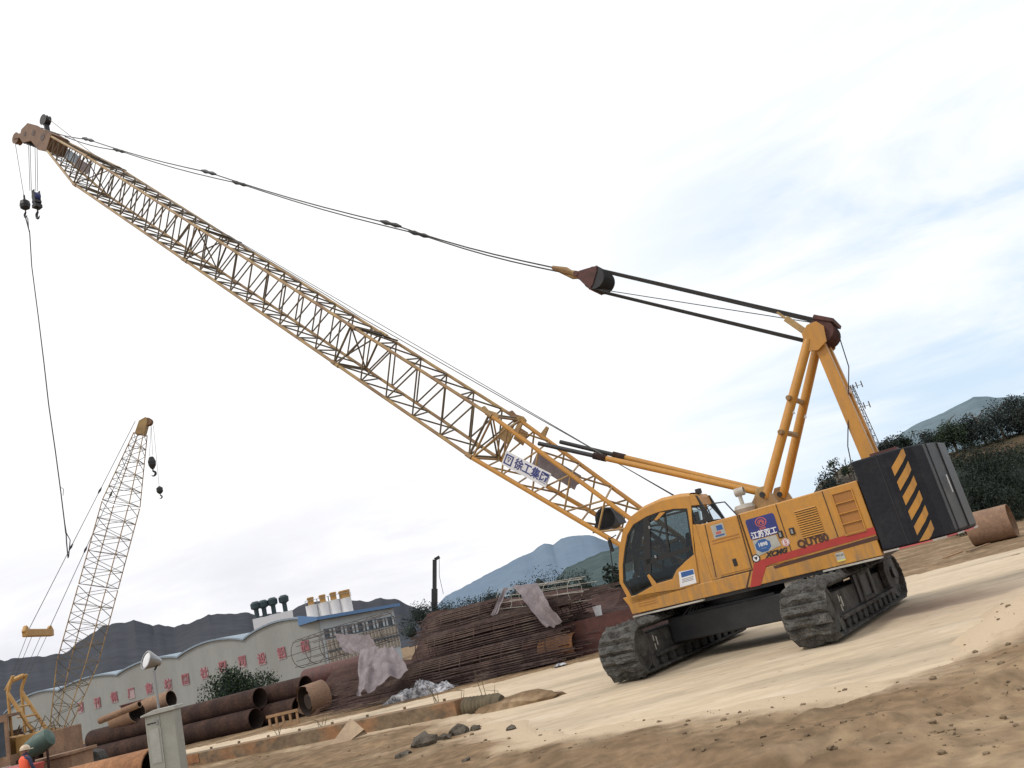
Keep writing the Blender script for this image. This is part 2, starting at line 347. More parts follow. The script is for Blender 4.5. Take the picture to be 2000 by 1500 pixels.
fs = [(0, 1 + k, 1 + (k + 1) % n) for k in range(n)]
for i in range(len(rs) - 1):
    fs += [(1 + i * n + k, 1 + (i + 1) * n + k, 1 + (i + 1) * n + (k + 1) % n, 1 + i * n + (k + 1) % n) for k in range(n)]
g.add(vs, fs)
go = g.build('ground', M['dirt'], smooth=True); tag(go, kind='structure')
at_ = go.data.attributes.new('sand', 'FLOAT', 'POINT')
for v_i, v in enumerate(go.data.vertices):
    x, y, _z = v.co
    at_.data[v_i].value = smoothstep(2.2, -.3, sdf(x, y) + .5 * noise.noise(V(x * .6, y * .6, 2))) * smoothstep(25, 20, y) if y > 3 and x * x + y * y < 4200 else 0.
# road: triangulated sheet
def grow(P, k):
    out = []; n = len(P)
    for i in range(n):
        a, b, c = Vector(P[i - 1]), Vector(P[i]), Vector(P[(i + 1) % n]); e1, e2 = (b - a).normalized(), (c - b).normalized()
        nn = Vector((-(e1.y + e2.y), e1.x + e2.x)).normalized(); out.append(tuple(b + nn * k))
    return out
bm = bmesh.new(); bv = [bm.verts.new((x, y, 0)) for x, y in grow(ROAD, 1.3)]; bm.faces.new(bv)
bmesh.ops.triangulate(bm, faces=bm.faces)
me = bpy.data.meshes.new('road'); bm.to_mesh(me); bm.free(); me.materials.append(M['concrete'])
ro = bpy.data.objects.new('road', me); COL.objects.link(ro); tag(ro, kind='structure')

# ------------------------------------------------------------------ sky + sun
w = bpy.data.worlds.new("World"); sc.world = w; w.use_nodes = True
nt = w.node_tree; N = nt.nodes; L = nt.links; bg = N['Background']
SUN_EL, SUN_AZ = 52, -115      # azimuth measured from +Y towards +X
sky = N.new('ShaderNodeTexSky'); sky.sky_type = 'NISHITA'; sky.sun_disc = False; sky.sun_elevation = rad(SUN_EL); sky.sun_rotation = rad(SUN_AZ)
tc = N.new('ShaderNodeTexCoord'); sep = N.new('ShaderNodeSeparateXYZ'); L.new(tc.outputs['Generated'], sep.inputs[0])
def mrange(src, a, b, c=0., d=1.):
    m = N.new('ShaderNodeMapRange'); m.interpolation_type = 'SMOOTHSTEP'
    for i, v in enumerate((a, b, c, d)): m.inputs[i + 1].default_value = v
    L.new(src, m.inputs[0]); return m.outputs[0]
def mth(op, a, b):
    m = N.new('ShaderNodeMath'); m.operation = op
    for i, v in enumerate((a, b)):
        if isinstance(v, (int, float)): m.inputs[i].default_value = v
        else: L.new(v, m.inputs[i])
    return m.outputs[0]
def mixc(f, a, b):
    m = N.new('ShaderNodeMix'); m.data_type = 'RGBA'; L.new(f, m.inputs[0])
    for i, v in ((6, a), (7, b)):
        if isinstance(v, tuple): m.inputs[i].default_value = v
        else: L.new(v, m.inputs[i])
    return m.outputs[2]
mp = N.new('ShaderNodeMapping'); mp.inputs['Rotation'].default_value = (0, rad(14), rad(25)); mp.inputs['Scale'].default_value = (1.3, 1.6, 5.5); L.new(tc.outputs['Generated'], mp.inputs[0])
cn = N.new('ShaderNodeTexNoise'); cn.inputs['Scale'].default_value = 1.5; cn.inputs['Detail'].default_value = 9; cn.inputs['Roughness'].default_value = .58; cn.inputs['Distortion'].default_value = .35; L.new(mp.outputs[0], cn.inputs['Vector'])
streak = mrange(cn.outputs['Fac'], .36, .62)                       # 1 = cloud
bluearea = mth('MULTIPLY', mrange(sep.outputs['X'], .0, .42), mrange(sep.outputs['Z'], .62, .30))
blue = mth('MULTIPLY', bluearea, mth('SUBTRACT', 1.0, mth('MULTIPLY', streak, .8)))
skyc = mixc(mth('MULTIPLY', mrange(sep.outputs['Z'], -.1, .0), .14), (6.9, 8.6, 10.4, 1), sky.outputs[0])
cloud = mixc(mth('MULTIPLY', blue, .95), (11.0, 11.0, 11.05, 1), skyc)
lowleft = mth('MULTIPLY', mrange(sep.outputs['Z'], .26, .10), mrange(sep.outputs['X'], .10, -.15))
lowleft = mth('MULTIPLY', lowleft, mrange(cn.outputs['Fac'], .66, .36))
cloud = mixc(mth('MULTIPLY', lowleft, .9), cloud, (8.3, 8.35, 9.0, 1))
L.new(cloud, bg.inputs['Color']); bg.inputs['Strength'].default_value = .1
sl = bpy.data.lights.new('sun', 'SUN'); sl.energy = 1.5; sl.angle = rad(12); sl.color = (1, .95, .87)
so = bpy.data.objects.new('sun', sl); COL.objects.link(so)
sd = V(math.sin(rad(SUN_AZ)) * math.cos(rad(SUN_EL)), math.cos(rad(SUN_AZ)) * math.cos(rad(SUN_EL)), math.sin(rad(SUN_EL)))
so.rotation_euler = sd.to_track_quat('Z', 'Y').to_euler()
sc.view_settings.view_transform = 'Standard'; sc.view_settings.look = 'None'; sc.view_settings.exposure = 0

# ------------------------------------------------------------------ mountains
def ridge(name, pts, D, depth, m, rough=.05, cols=220, rows=16, seed=0, pw=1.2, jag=.02):
    P = []
    for px, py in pts:
        p = at_dist(px, py, D); P.append((math.atan2(p.x, p.y), p.z))
    P.sort(); a0, a1 = P[0][0], P[-1][0]; g = MB(); vs = []
    hmax = max(z for _, z in P)
    for i in range(cols + 1):
        a = a0 + (a1 - a0) * i / cols
        for k in range(len(P) - 1):
            if P[k][0] <= a <= P[k + 1][0] + 1e-9:
                t = (a - P[k][0]) / (P[k + 1][0] - P[k][0]); h = P[k][1] * (1 - t) + P[k + 1][1] * t; break
        h += hmax * jag * fbm(V(a * 90, seed, 0), 4)
        for j in range(rows + 1):
            v = -1 + 1.5 * j / rows; d = D + depth * v
            sh = (1 - abs(v)) ** pw if v < 0 else 1 - v * v * 1.6
            hh = max(h, 0) * sh + hmax * rough * fbm(V(a * 30, v * 2.5, seed + 5), 5) * (1 if v < 0 else 0) * min(1, -v * 4 if v < 0 else 0) * (1 - abs(v))
            vs.append((d * math.sin(a), d * math.cos(a), hh - 1 if j else -5))
    R = rows + 1
    g.add(vs, [(i * R + j, (i + 1) * R + j, (i + 1) * R + j + 1, i * R + j + 1) for i in range(cols) for j in range(rows)])
    return tag(g.build(name, m, smooth=True), kind='structure')
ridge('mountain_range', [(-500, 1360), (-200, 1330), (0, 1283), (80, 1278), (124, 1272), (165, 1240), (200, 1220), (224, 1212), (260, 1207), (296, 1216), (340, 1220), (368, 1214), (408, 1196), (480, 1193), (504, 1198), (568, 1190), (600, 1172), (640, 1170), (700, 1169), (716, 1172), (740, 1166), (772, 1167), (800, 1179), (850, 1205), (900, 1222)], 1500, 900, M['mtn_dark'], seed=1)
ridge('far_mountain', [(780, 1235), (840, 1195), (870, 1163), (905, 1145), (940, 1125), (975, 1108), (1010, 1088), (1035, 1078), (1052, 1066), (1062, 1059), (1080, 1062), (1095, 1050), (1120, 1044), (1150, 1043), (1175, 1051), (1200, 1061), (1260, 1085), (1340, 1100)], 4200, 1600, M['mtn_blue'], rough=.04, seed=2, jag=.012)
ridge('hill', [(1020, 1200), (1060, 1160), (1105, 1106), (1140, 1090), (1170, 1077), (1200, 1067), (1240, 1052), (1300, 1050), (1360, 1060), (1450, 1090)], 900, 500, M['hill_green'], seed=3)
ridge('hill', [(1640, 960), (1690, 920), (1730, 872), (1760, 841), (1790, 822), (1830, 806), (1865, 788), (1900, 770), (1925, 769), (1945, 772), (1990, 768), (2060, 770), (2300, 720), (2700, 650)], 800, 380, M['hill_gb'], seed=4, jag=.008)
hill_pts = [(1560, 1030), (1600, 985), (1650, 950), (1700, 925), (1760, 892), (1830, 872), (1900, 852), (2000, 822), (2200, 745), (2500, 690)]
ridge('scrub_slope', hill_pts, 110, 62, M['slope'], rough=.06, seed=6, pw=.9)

# ------------------------------------------------------------------ trees
def crown(mb, c, r, n, ls, seed=0, clumps=9, sq=1.0):
    rnd = random.Random(seed); c = V(c); cl = []
    for i in range(clumps):
        d = V(rnd.gauss(0, 1), rnd.gauss(0, 1), rnd.gauss(0, 1) * .8).normalized() * rnd.uniform(.25, .72)
        cl.append((c + V(d.x * r, d.y * r, d.z * r * sq), r * rnd.uniform(.3, .52)))
    for i in range(n):
        cc, rr = cl[rnd.randrange(clumps)]
        d = V(rnd.gauss(0, 1), rnd.gauss(0, 1), rnd.gauss(0, 1)).normalized() * rr * rnd.uniform(.45, 1.08)
        p = cc + V(d.x, d.y, d.z * (.6 + .4 * sq)); a = V(rnd.gauss(0, 1), rnd.gauss(0, 1), rnd.gauss(0, 1)).normalized(); b = a.orthogonal().normalized(); e = a.cross(b)
        s = ls * rnd.uniform(.5, 1.3)
        mb.add([p - b * s, p + e * s * .7, p + b * s, p - e * s * .7], [(0, 1, 2, 3)], 1 if rnd.random() < .35 else 0)
def tree(name, base, h, r, label, cat='tree', leaf='leaf', group=None, n=1400, ls=None, seed=0, sq=1.1, trunk=.35, leafb='leaf3', clumps=10):
    t = empty(name, base); tag(t, label, cat, group)
    tb = MB(); rnd = random.Random(seed)
    top = h - r * sq * .6
    tb.tube([(0, 0, -.3), (.02 * h * rnd.uniform(-1, 1), .02 * h, top * .5), (0, 0, top)], [h * .03, h * .022, h * .01])
    for k in range(6):
        z = h * trunk + (top - h * trunk) * rnd.random(); a = rnd.uniform(0, 6.28)
        tb.tube([(0, 0, z), (math.cos(a) * r * .35, math.sin(a) * r * .35, z + r * .3), (math.cos(a) * r * .65, math.sin(a) * r * .45, z + r * .4)], [h * .013, h * .008, h * .004], n=5)
    tb.build('trunk', M['bark'], t)
    cb = MB(); crown(cb, (0, 0, h - r * sq), r, n, ls or r * .085, seed, clumps, sq)
    cb.build('crown', [M[leaf], M[leafb]], t); return t
def bush(name, base, r, hh, label, cat='bush', leaf='leaf', group=None, n=2500, seed=0, ls=None, leafb='leaf3', sy=1):
    mb = MB(); rnd = random.Random(seed)
    cl = []
    for i in range(16):
        a = rnd.uniform(0, 6.28); q = rnd.uniform(0, .75); cl.append((V(math.cos(a) * r * q, math.sin(a) * r * q * sy, hh * (1 - q * q) * rnd.uniform(.45, .78)), rnd.uniform(.28, .42)))
    for i in range(n):
        c, k = cl[rnd.randrange(16)]
        d = V(rnd.gauss(0, 1), rnd.gauss(0, 1), rnd.gauss(0, 1)).normalized() * rnd.uniform(.5, 1.05)
        p = c + V(d.x * r * k, d.y * r * k * sy, d.z * hh * k); p.z = max(p.z, 0)
        a = V(rnd.gauss(0, 1), rnd.gauss(0, 1), rnd.gauss(0, 1)).normalized(); b = a.orthogonal().normalized(); e = a.cross(b); s = (ls or r * .06) * rnd.uniform(.5, 1.3)
        mb.add([p - b * s, p + e * s * .7, p + b * s, p - e * s * .7], [(0, 1, 2, 3)], 1 if rnd.random() < .35 else 0)
    # woody core keeps the plant from being see-through
    for i in range(7):
        c, k = cl[i]; mb.tube([(0, 0, -.2), c * .5, c], [r * .03, r * .02, r * .008], n=5, mi=2)
    for i in range(5): 
        c, k = cl[i]; mb.blob(c * .85, 1, 1, .2, 1, seed + i, (r * k * .6, r * k * sy * .6, hh * k * .6))
    o = mb.build(name, [M[leaf], M[leafb], M['bark']]); o.location = base; return tag(o, label, cat, group)
def place_tree(px_top, py_top, D, h, **k):
    """stand a tree at distance D so that its top is at the surveyed direction"""
    p = at_dist(px_top, py_top, D); return (p.x, p.y, p.z - h)
# trees along the top of the right-hand slope
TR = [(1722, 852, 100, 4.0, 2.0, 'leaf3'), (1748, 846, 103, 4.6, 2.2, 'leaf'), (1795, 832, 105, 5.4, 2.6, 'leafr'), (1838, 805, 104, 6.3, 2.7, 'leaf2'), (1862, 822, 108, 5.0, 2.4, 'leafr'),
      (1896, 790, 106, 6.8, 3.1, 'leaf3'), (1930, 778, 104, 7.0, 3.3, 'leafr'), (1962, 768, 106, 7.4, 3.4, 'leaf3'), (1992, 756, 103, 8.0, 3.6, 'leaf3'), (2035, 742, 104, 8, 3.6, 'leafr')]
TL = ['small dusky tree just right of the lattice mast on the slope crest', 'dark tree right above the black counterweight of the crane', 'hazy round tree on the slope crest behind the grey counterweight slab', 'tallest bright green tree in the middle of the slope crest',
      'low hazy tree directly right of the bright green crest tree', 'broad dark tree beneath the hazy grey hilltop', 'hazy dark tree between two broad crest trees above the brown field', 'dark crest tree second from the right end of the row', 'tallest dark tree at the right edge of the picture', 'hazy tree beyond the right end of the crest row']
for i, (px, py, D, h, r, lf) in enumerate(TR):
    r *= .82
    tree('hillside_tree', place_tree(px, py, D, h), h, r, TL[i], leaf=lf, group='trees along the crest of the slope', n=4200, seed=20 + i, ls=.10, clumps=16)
# big dark shrubs below them
for i, (px, py, D, r, hh) in enumerate([(1850, 885, 62, 3.2, 4.2), (1905, 868, 60, 4.2, 5.6), (1950, 905, 64, 3.6, 4.6), (1895, 945, 52, 2.8, 2.6), (1985, 930, 55, 3.0, 3.6)]):
    p = at_dist(px, py, D)
    bush('dark_shrub', (p.x, p.y, max(-.1, p.z - hh)), r, hh, ['dark green shrub touching the right side of the grey counterweight', 'tallest dark dome of shrub behind the tan pipe', 'dark shrub right of the tallest dome, under the brown field', 'low dark shrub directly above the tan pipe', 'dark shrub at the right edge below the brown field'][i],
         group='dark shrubs on the slope foot', leaf='leaf', n=15000, seed=60 + i, ls=.06)
# knoll behind the housing with two slim trees
bush('bush', tuple(at_dist(1612, 925, 60) - V(0, 0, 2.2)), 1.5, 2.3, 'dark bush showing just above the yellow engine housing', leaf='leaf3', n=1600, seed=80, ls=.07)
mb = MB(); mb.blob((0, 0, 0), 1, 3, .18, 0, 5, (3.4, 2.2, 2.6)); o = mb.build('rock_mound', M['rock'], smooth=True); p = at_dist(1648, 928, 64); o.location = (p.x, p.y, p.z - 2.4); tag(o, 'dark rocky mound between the engine housing and the counterweight', 'mound')
tree('slim_tree', place_tree(1622, 890, 62, 2.2), 2.2, .75, 'left one of two slim small trees above the engine housing', leaf='leaf2', group='slim trees on the rocky mound', n=380, seed=90, ls=.07, trunk=.3, clumps=7)
tree('slim_tree', place_tree(1644, 884, 62, 2.4), 2.4, .8, 'right one of two slim small trees above the engine housing', leaf='leaf2', group='slim trees on the rocky mound', n=420, seed=91, ls=.07, trunk=.3, clumps=7)
# clump behind the right cage, trees left of the cab
for i, (px, py, D, r, hh) in enumerate([(1005, 1136, 58, 1.9, 2.8), (1055, 1118, 60, 2.4, 3.6), (1105, 1102, 60, 2.3, 4.3)]):
    p = at_dist(px, py, D); bush('bush', (p.x, p.y, p.z - hh), r, hh, ['left and lowest dark bush behind the draped rebar cage', 'middle dark bush behind the draped rebar cage', 'right and tallest dark bush behind the draped rebar cage'][i], leaf='leaf', group='bushes behind the draped cage', n=5500, seed=100 + i, ls=.055)
tree('tree', place_tree(1196, 1082, 52, 5.2), 5.2, 1.5, 'tall narrow dark tree touching the front of the cab', leaf='leaf', n=2600, seed=110, ls=.12, sq=1.7, trunk=.1)
tree('tree', place_tree(1225, 1060, 56, 6.0), 6.0, 1.8, 'dark tree mostly hidden behind the front of the cab', leaf='leaf3', n=2200, seed=111, ls=.12, sq=1.5, trunk=.1)
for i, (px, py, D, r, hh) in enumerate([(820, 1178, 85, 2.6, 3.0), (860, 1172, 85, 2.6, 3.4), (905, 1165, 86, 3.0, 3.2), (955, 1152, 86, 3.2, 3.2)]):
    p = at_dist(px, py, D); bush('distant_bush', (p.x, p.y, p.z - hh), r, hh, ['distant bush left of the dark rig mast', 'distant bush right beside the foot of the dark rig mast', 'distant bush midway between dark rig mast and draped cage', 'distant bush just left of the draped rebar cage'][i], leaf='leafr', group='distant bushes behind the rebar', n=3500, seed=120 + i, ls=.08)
# green shrub in front of the factory
p = at_dist(455, 1300, 52)
bush('shrub', (p.x, p.y, p.z - 3.2), 2.9, 3.2, 'wide green shrub in front of the pale factory wall', leaf='leaf2', n=8000, seed=130, ls=.07, sy=.6)

# ------------------------------------------------------------------ factory
FA, FB = V(-72, 128, 0), V(-33, 111, 0)
fd = (FB - FA).normalized(); fn = V(fd.y, -fd.x, 0)      # fn points towards the camera side
if fn.y > 0: fn = -fn
def fpt(px, py):
    p = on_plane(px, py, FA, fn); return (p - FA).dot(fd), p.z
FM = Matrix(((fd.x, -fn.x, 0, FA.x), (fd.y, -fn.y, 0, FA.y), (0, 0, 1, 0), (0, 0, 0, 1)))   # local: x along facade, y away from camera, z up
fr = empty('factory_hall', (0, 0, 0)); fr.matrix_world = FM
tag(fr, 'long pale factory hall with arched blue-grey roofs and red wall lettering', 'factory')
vals = [fpt(10, 1395), fpt(115, 1350), fpt(230, 1319), fpt(348, 1285), fpt(476, 1251), fpt(620, 1213)]
vz = 6.6
xs = [v[0] for v in vals]; zs = [v[1] for v in vals]
print('FACT', [(round(a, 1), round(b, 1)) for a, b in vals])
peaks = [fpt(60, 1358), fpt(180, 1322), fpt(300, 1287), fpt(415, 1252), fpt(560, 1210)]
print('PEAK', [(round(a, 1), round(b, 1)) for a, b in peaks])
for k in range(5):
    x0, x1, z0, z1, (xp, zp) = xs[k], xs[k + 1], zs[k], zs[k + 1], peaks[k]
    prof = []
    for i in range(17):
        t = i / 16; base = z0 * (1 - t) + z1 * t; hmid = zp - (z0 + z1) / 2
        prof.append((x0 + (x1 - x0) * t, base + hmid * math.sin(math.pi * t) ** .8))
    mb = MB(); mb.prism([(x0, -1)] + prof + [(x1, -1)], 0, 12 if k < 4 else .4); mb.build('gable_wall', M['hazewall'], fr)
    rb = MB(); rb.strip([(x, z + .25) for x, z in prof], [(x, z + .02) for x, z in prof], -.25, 12.2 if k < 4 else .6, closed=False); rb.build('roof', M['roofgrey'], fr)
chars = [('习', 158, 1382), ('刊', 191, 1373), ('佩', 224, 1362), ('厂', 257, 1354), ('鲁', 292, 1345), ('坊', 329, 1337), ('圃', 363, 1327), ('社', 400, 1315), ('四', 436, 1302), ('司', 474, 1292), ('设', 512, 1287), ('铝', 551, 1276), ('园', 597, 1263)]
for ch, px, py in chars:
    x, z = fpt(px, py)
    bb = MB(); bb.box((x - .68, -.06, z - .78), (x + .68, -.03, z + .78)); bb.build('letter_backing', M['signpink'], fr)
    text_mesh('wall_character', ch, 1.5, M['signred'], fr, Matrix(((1, 0, 0, x), (0, 0, -1, -.12), (0, 1, 0, z), (0, 0, 0, 1))), ext=.03, bold=.03)
# side wing: a wall receding to the right with a band of windows
WA = on_plane(618, 1213, FA, fn); WB = at_dist(768, 1190, math.hypot(WA.x, WA.y) * 1.14); wd_ = V(WB.x - WA.x, WB.y - WA.y, 0); WL = wd_.length; wd_.normalize(); wn_ = V(-wd_.y, wd_.x, 0)
if wn_.y < 0: wn_ = -wn_
WM = Matrix(((wd_.x, wn_.x, 0, WA.x), (wd_.y, wn_.y, 0, WA.y), (0, 0, 1, 0), (0, 0, 0, 1)))
def wpt(px, py):
    r = on_plane(px, py, WA, wn_); return (V(r.x, r.y, 0) - V(WA.x, WA.y, 0)).dot(wd_), r.z
wing = empty('office_wing', (0, 0, 0)); wing.matrix_world = WM; zt = WA.z
print('WING', WL, WA.z, WB.z, wpt(632, 1228), wpt(766, 1207), wpt(632, 1240), wpt(766, 1225))
tag(wing, 'pale wing with flat bright blue roof and long band of windows', 'building')
lfd = V(-fd.dot(wd_), -fd.dot(wn_), 0)     # the hall front's direction (leftward) in this frame
foot_ = [(0, .02), (WL, .02), (WL + lfd.x * 14, lfd.y * 14), (lfd.x * 2 - fn.dot(wd_) * 1.5, lfd.y * 2 - fn.dot(wn_) * 1.5)]
mb = MB(); mb.prism(foot_, -1, zt, f=lambda x, y, z: V(x, y, z)); mb.build('wall', M['hazewall2'], wing)
mb = MB(); rf_ = [(-1.2, -1.0), (WL + .6, -1.0), (WL + .6 + lfd.x * 14, lfd.y * 14), (-1.2 + lfd.x * 3 - fn.dot(wd_), lfd.y * 3 - fn.dot(wn_))]
n_ = 4; mb.add([V(x, y, zt + .02) for x, y in rf_] + [V(x, y, zt + .45 + (.9 if i > 1 else 0)) for i, (x, y) in enumerate(rf_)], [(0, 1, 2, 3), (4, 5, 6, 7), (0, 1, 5, 4), (1, 2, 6, 5), (2, 3, 7, 6), (3, 0, 4, 7)]); mb.build('roof', M['rooflblue'], wing)
wt = wpt(632, 1229)[1]; wb = wt - 1.35; wx0 = wpt(632, 1229)[0]; nw = 20
for k in range(nw):
    a = wx0 + (WL - .3 - wx0) * k / nw; b = wx0 + (WL - .3 - wx0) * (k + 1) / nw
    f = MB(); f.strip([(a + .02, wb), (b - .02, wb), (b - .02, wt), (a + .02, wt)], [(a + .17, wb + .12), (b - .17, wb + .12), (b - .17, wt - .1), (a + .17, wt - .1)], -.07, .01); fo = f.build('window', M['winb'], wing)
    q = MB(); q.box((a + .17, -.04, wb + .12), (b - .17, 0, wt - .1)); q.build('pane', M['hazewall2'] if k % 3 else M['winb'], fo)
mb = MB(); mb.box((wx0, -.03, wb - 3.2), (WL - .1, .015, wb - .15)); mb.build('lower_cladding', M['grille'], wing)
for k in range(21):
    a = wx0 + (WL - .3 - wx0) * k / 20
    q = MB(); q.box((a, -.14, wb - 3.2), (a + .2, -.03, wb - .15)); q.build('pilaster', M['dirtywhite'], wing)
q = MB(); q.box((wx0, -.2, wb - 1.7), (WL - .1, -.14, wb - 1.45)); q.build('rail', M['winb'], wing)
# silos and vented boxes behind
Dsi = 175
for i, (px, py, pb) in enumerate([(503, 1208, 1240), (518, 1205, 1235), (536, 1200, 1230), (558, 1195, 1225)]):
    t = at_dist(px, py, Dsi); b = empty('vented_bin', (t.x, t.y, 0), rad(20)); tag(b, ['leftmost white bin with dark vent stack behind the factory roof', 'second from left white bin with dark vent stack', 'third from left white bin with dark vent stack', 'rightmost white bin with dark vent stack, beside a gap'][i], 'silo', 'white bins with dark vent stacks')
    m_ = MB(); s_ = .95 if i < 3 else 1.25; m_.box((-s_, -1, 0), (s_, 1, t.z)); m_.build('bin', M['white'], b)
    m_ = MB(); m_.lathe([(0, 0), (0, .45), (1.7, .45), (2.0, .95), (2.9, 1.0), (3.3, .6), (3.3, 0)], (0, 0, t.z), (0, 0, 1), 14); m_.build('vent_stack', M['teal'], b, smooth=True)
for i, (px, py) in enumerate([(608, 1182), (631, 1177), (652, 1172), (674, 1168)]):
    t = at_dist(px, py, Dsi - 5); b = empty('cement_silo', (t.x, t.y, 0), rad(20)); tag(b, ['leftmost white silo with ochre filter on top', 'second from left white silo with ochre filter', 'third from left white silo with small ochre filter', 'rightmost white silo with wide ochre filter'][i], 'silo', 'white silos with ochre filters')
    m_ = MB(); m_.lathe([(0, 0), (0, 1.15), (t.z * .35, 1.15), (t.z * .35 + .06, 1.2), (t.z * .35 + .12, 1.15), (t.z * .7, 1.15), (t.z * .7 + .06, 1.2), (t.z * .7 + .12, 1.15), (t.z - .02, 1.15), (t.z, 0)], (0, 0, 0), (0, 0, 1), 18); m_.build('silo_body', M['white'], b, smooth=True)
    ww = .55 if i < 3 else 1.0; m_ = MB(); m_.box((-ww, -.6, t.z), (ww, .6, t.z + 1.5)); m_.box((-ww - .12, -.72, t.z + 1.2), (ww + .12, .72, t.z + 1.35)); m_.build('filter_box', M['ochre'], b)
    m_ = MB(); m_.bar((-1.1, -.9, t.z), (-1.1, -.9, t.z + .9), .05); m_.bar((1.1, -.9, t.z), (1.1, -.9, t.z + .9), .05); m_.bar((-1.1, -.9, t.z + .9), (1.1, -.9, t.z + .9), .05); m_.build('guard_rail', M['chrome'], b)

# ------------------------------------------------------------------ lattice helper
def box_lattice(chords, lac, A, B, wa, ha, wb, hb, side, bays, rc, rl, mode='zig', endframes=True, flip=0):
    """A,B centre points; cross-section w (along side) x h (along nrm)."""
    A = V(A); B = V(B); d = (B - A).normalized(); s = V(side).normalized(); nrm = s.cross(d).normalized()
    if nrm.z < 0: nrm = -nrm
    def c(t, i, j): # i side -1/1, j up -1/1
        return A.lerp(B, t) + s * i * (wa + (wb - wa) * t) / 2 + nrm * j * (ha + (hb - ha) * t) / 2
    for i in (-1, 1):
        for j in (-1, 1): chords.bar(c(0, i, j), c(1, i, j), rc, n=8)
    faces = [((-1, -1), (-1, 1)), ((1, -1), (1, 1)), ((-1, 1), (1, 1)), ((-1, -1), (1, -1))]
    for fi, (p, q) in enumerate(faces):
        for k in range(bays):
            t0, t1 = k / bays, (k + 1) / bays; tm = (t0 + t1) / 2
            if fi in (0, 1):
                lac.bar(c(t0, *p), c(tm, *q), rl, n=5); lac.bar(c(tm, *q), c(t1, *p), rl, n=5)
            else:
                lac.bar(c(tm, *p), c(t1, *q), rl, n=5); lac.bar(c(t1, *q), c(min(1, tm + 1 / bays), *p), rl, n=5)
    if endframes:
        for t in (0,):
            for p, q in faces: lac.bar(c(t, *p), c(t, *q), rl * 1.3, n=6)
            lac.bar(c(t, -1, -1), c(t, 1, 1), rl, n=5); lac.bar(c(t, 1, -1), c(t, -1, 1), rl, n=5)
    return c

# ------------------------------------------------------------------ MAIN CRANE
AZ = rad(-62)
D_ = V(math.sin(AZ), math.cos(AZ), 0); NF = V(math.cos(AZ), -math.sin(AZ), 0)
P0 = on_z(1722, 1085, 1.2); O = P0 + D_ * 3.1 + NF * 1.4; O.z = 0
RZ = math.atan2(D_.y, D_.x)
def sp(px, py, y):
    r = on_plane(px, py, O - NF * y, NF); return ((r - O).dot(D_), r.z)
def S3(px, py, y): x, z = sp(px, py, y); return V(x, y, z)
CRN = empty('crawler_crane', O, RZ)
tag(CRN, 'large yellow crawler crane with long lattice boom, standing on the concrete road', 'crawler crane')
Y = 1.4
FACE = lambda x, z, y=Y: Matrix(((-1, 0, 0, x), (0, 0, 1, y), (0, 1, 0, z), (0, 0, 0, 1)))
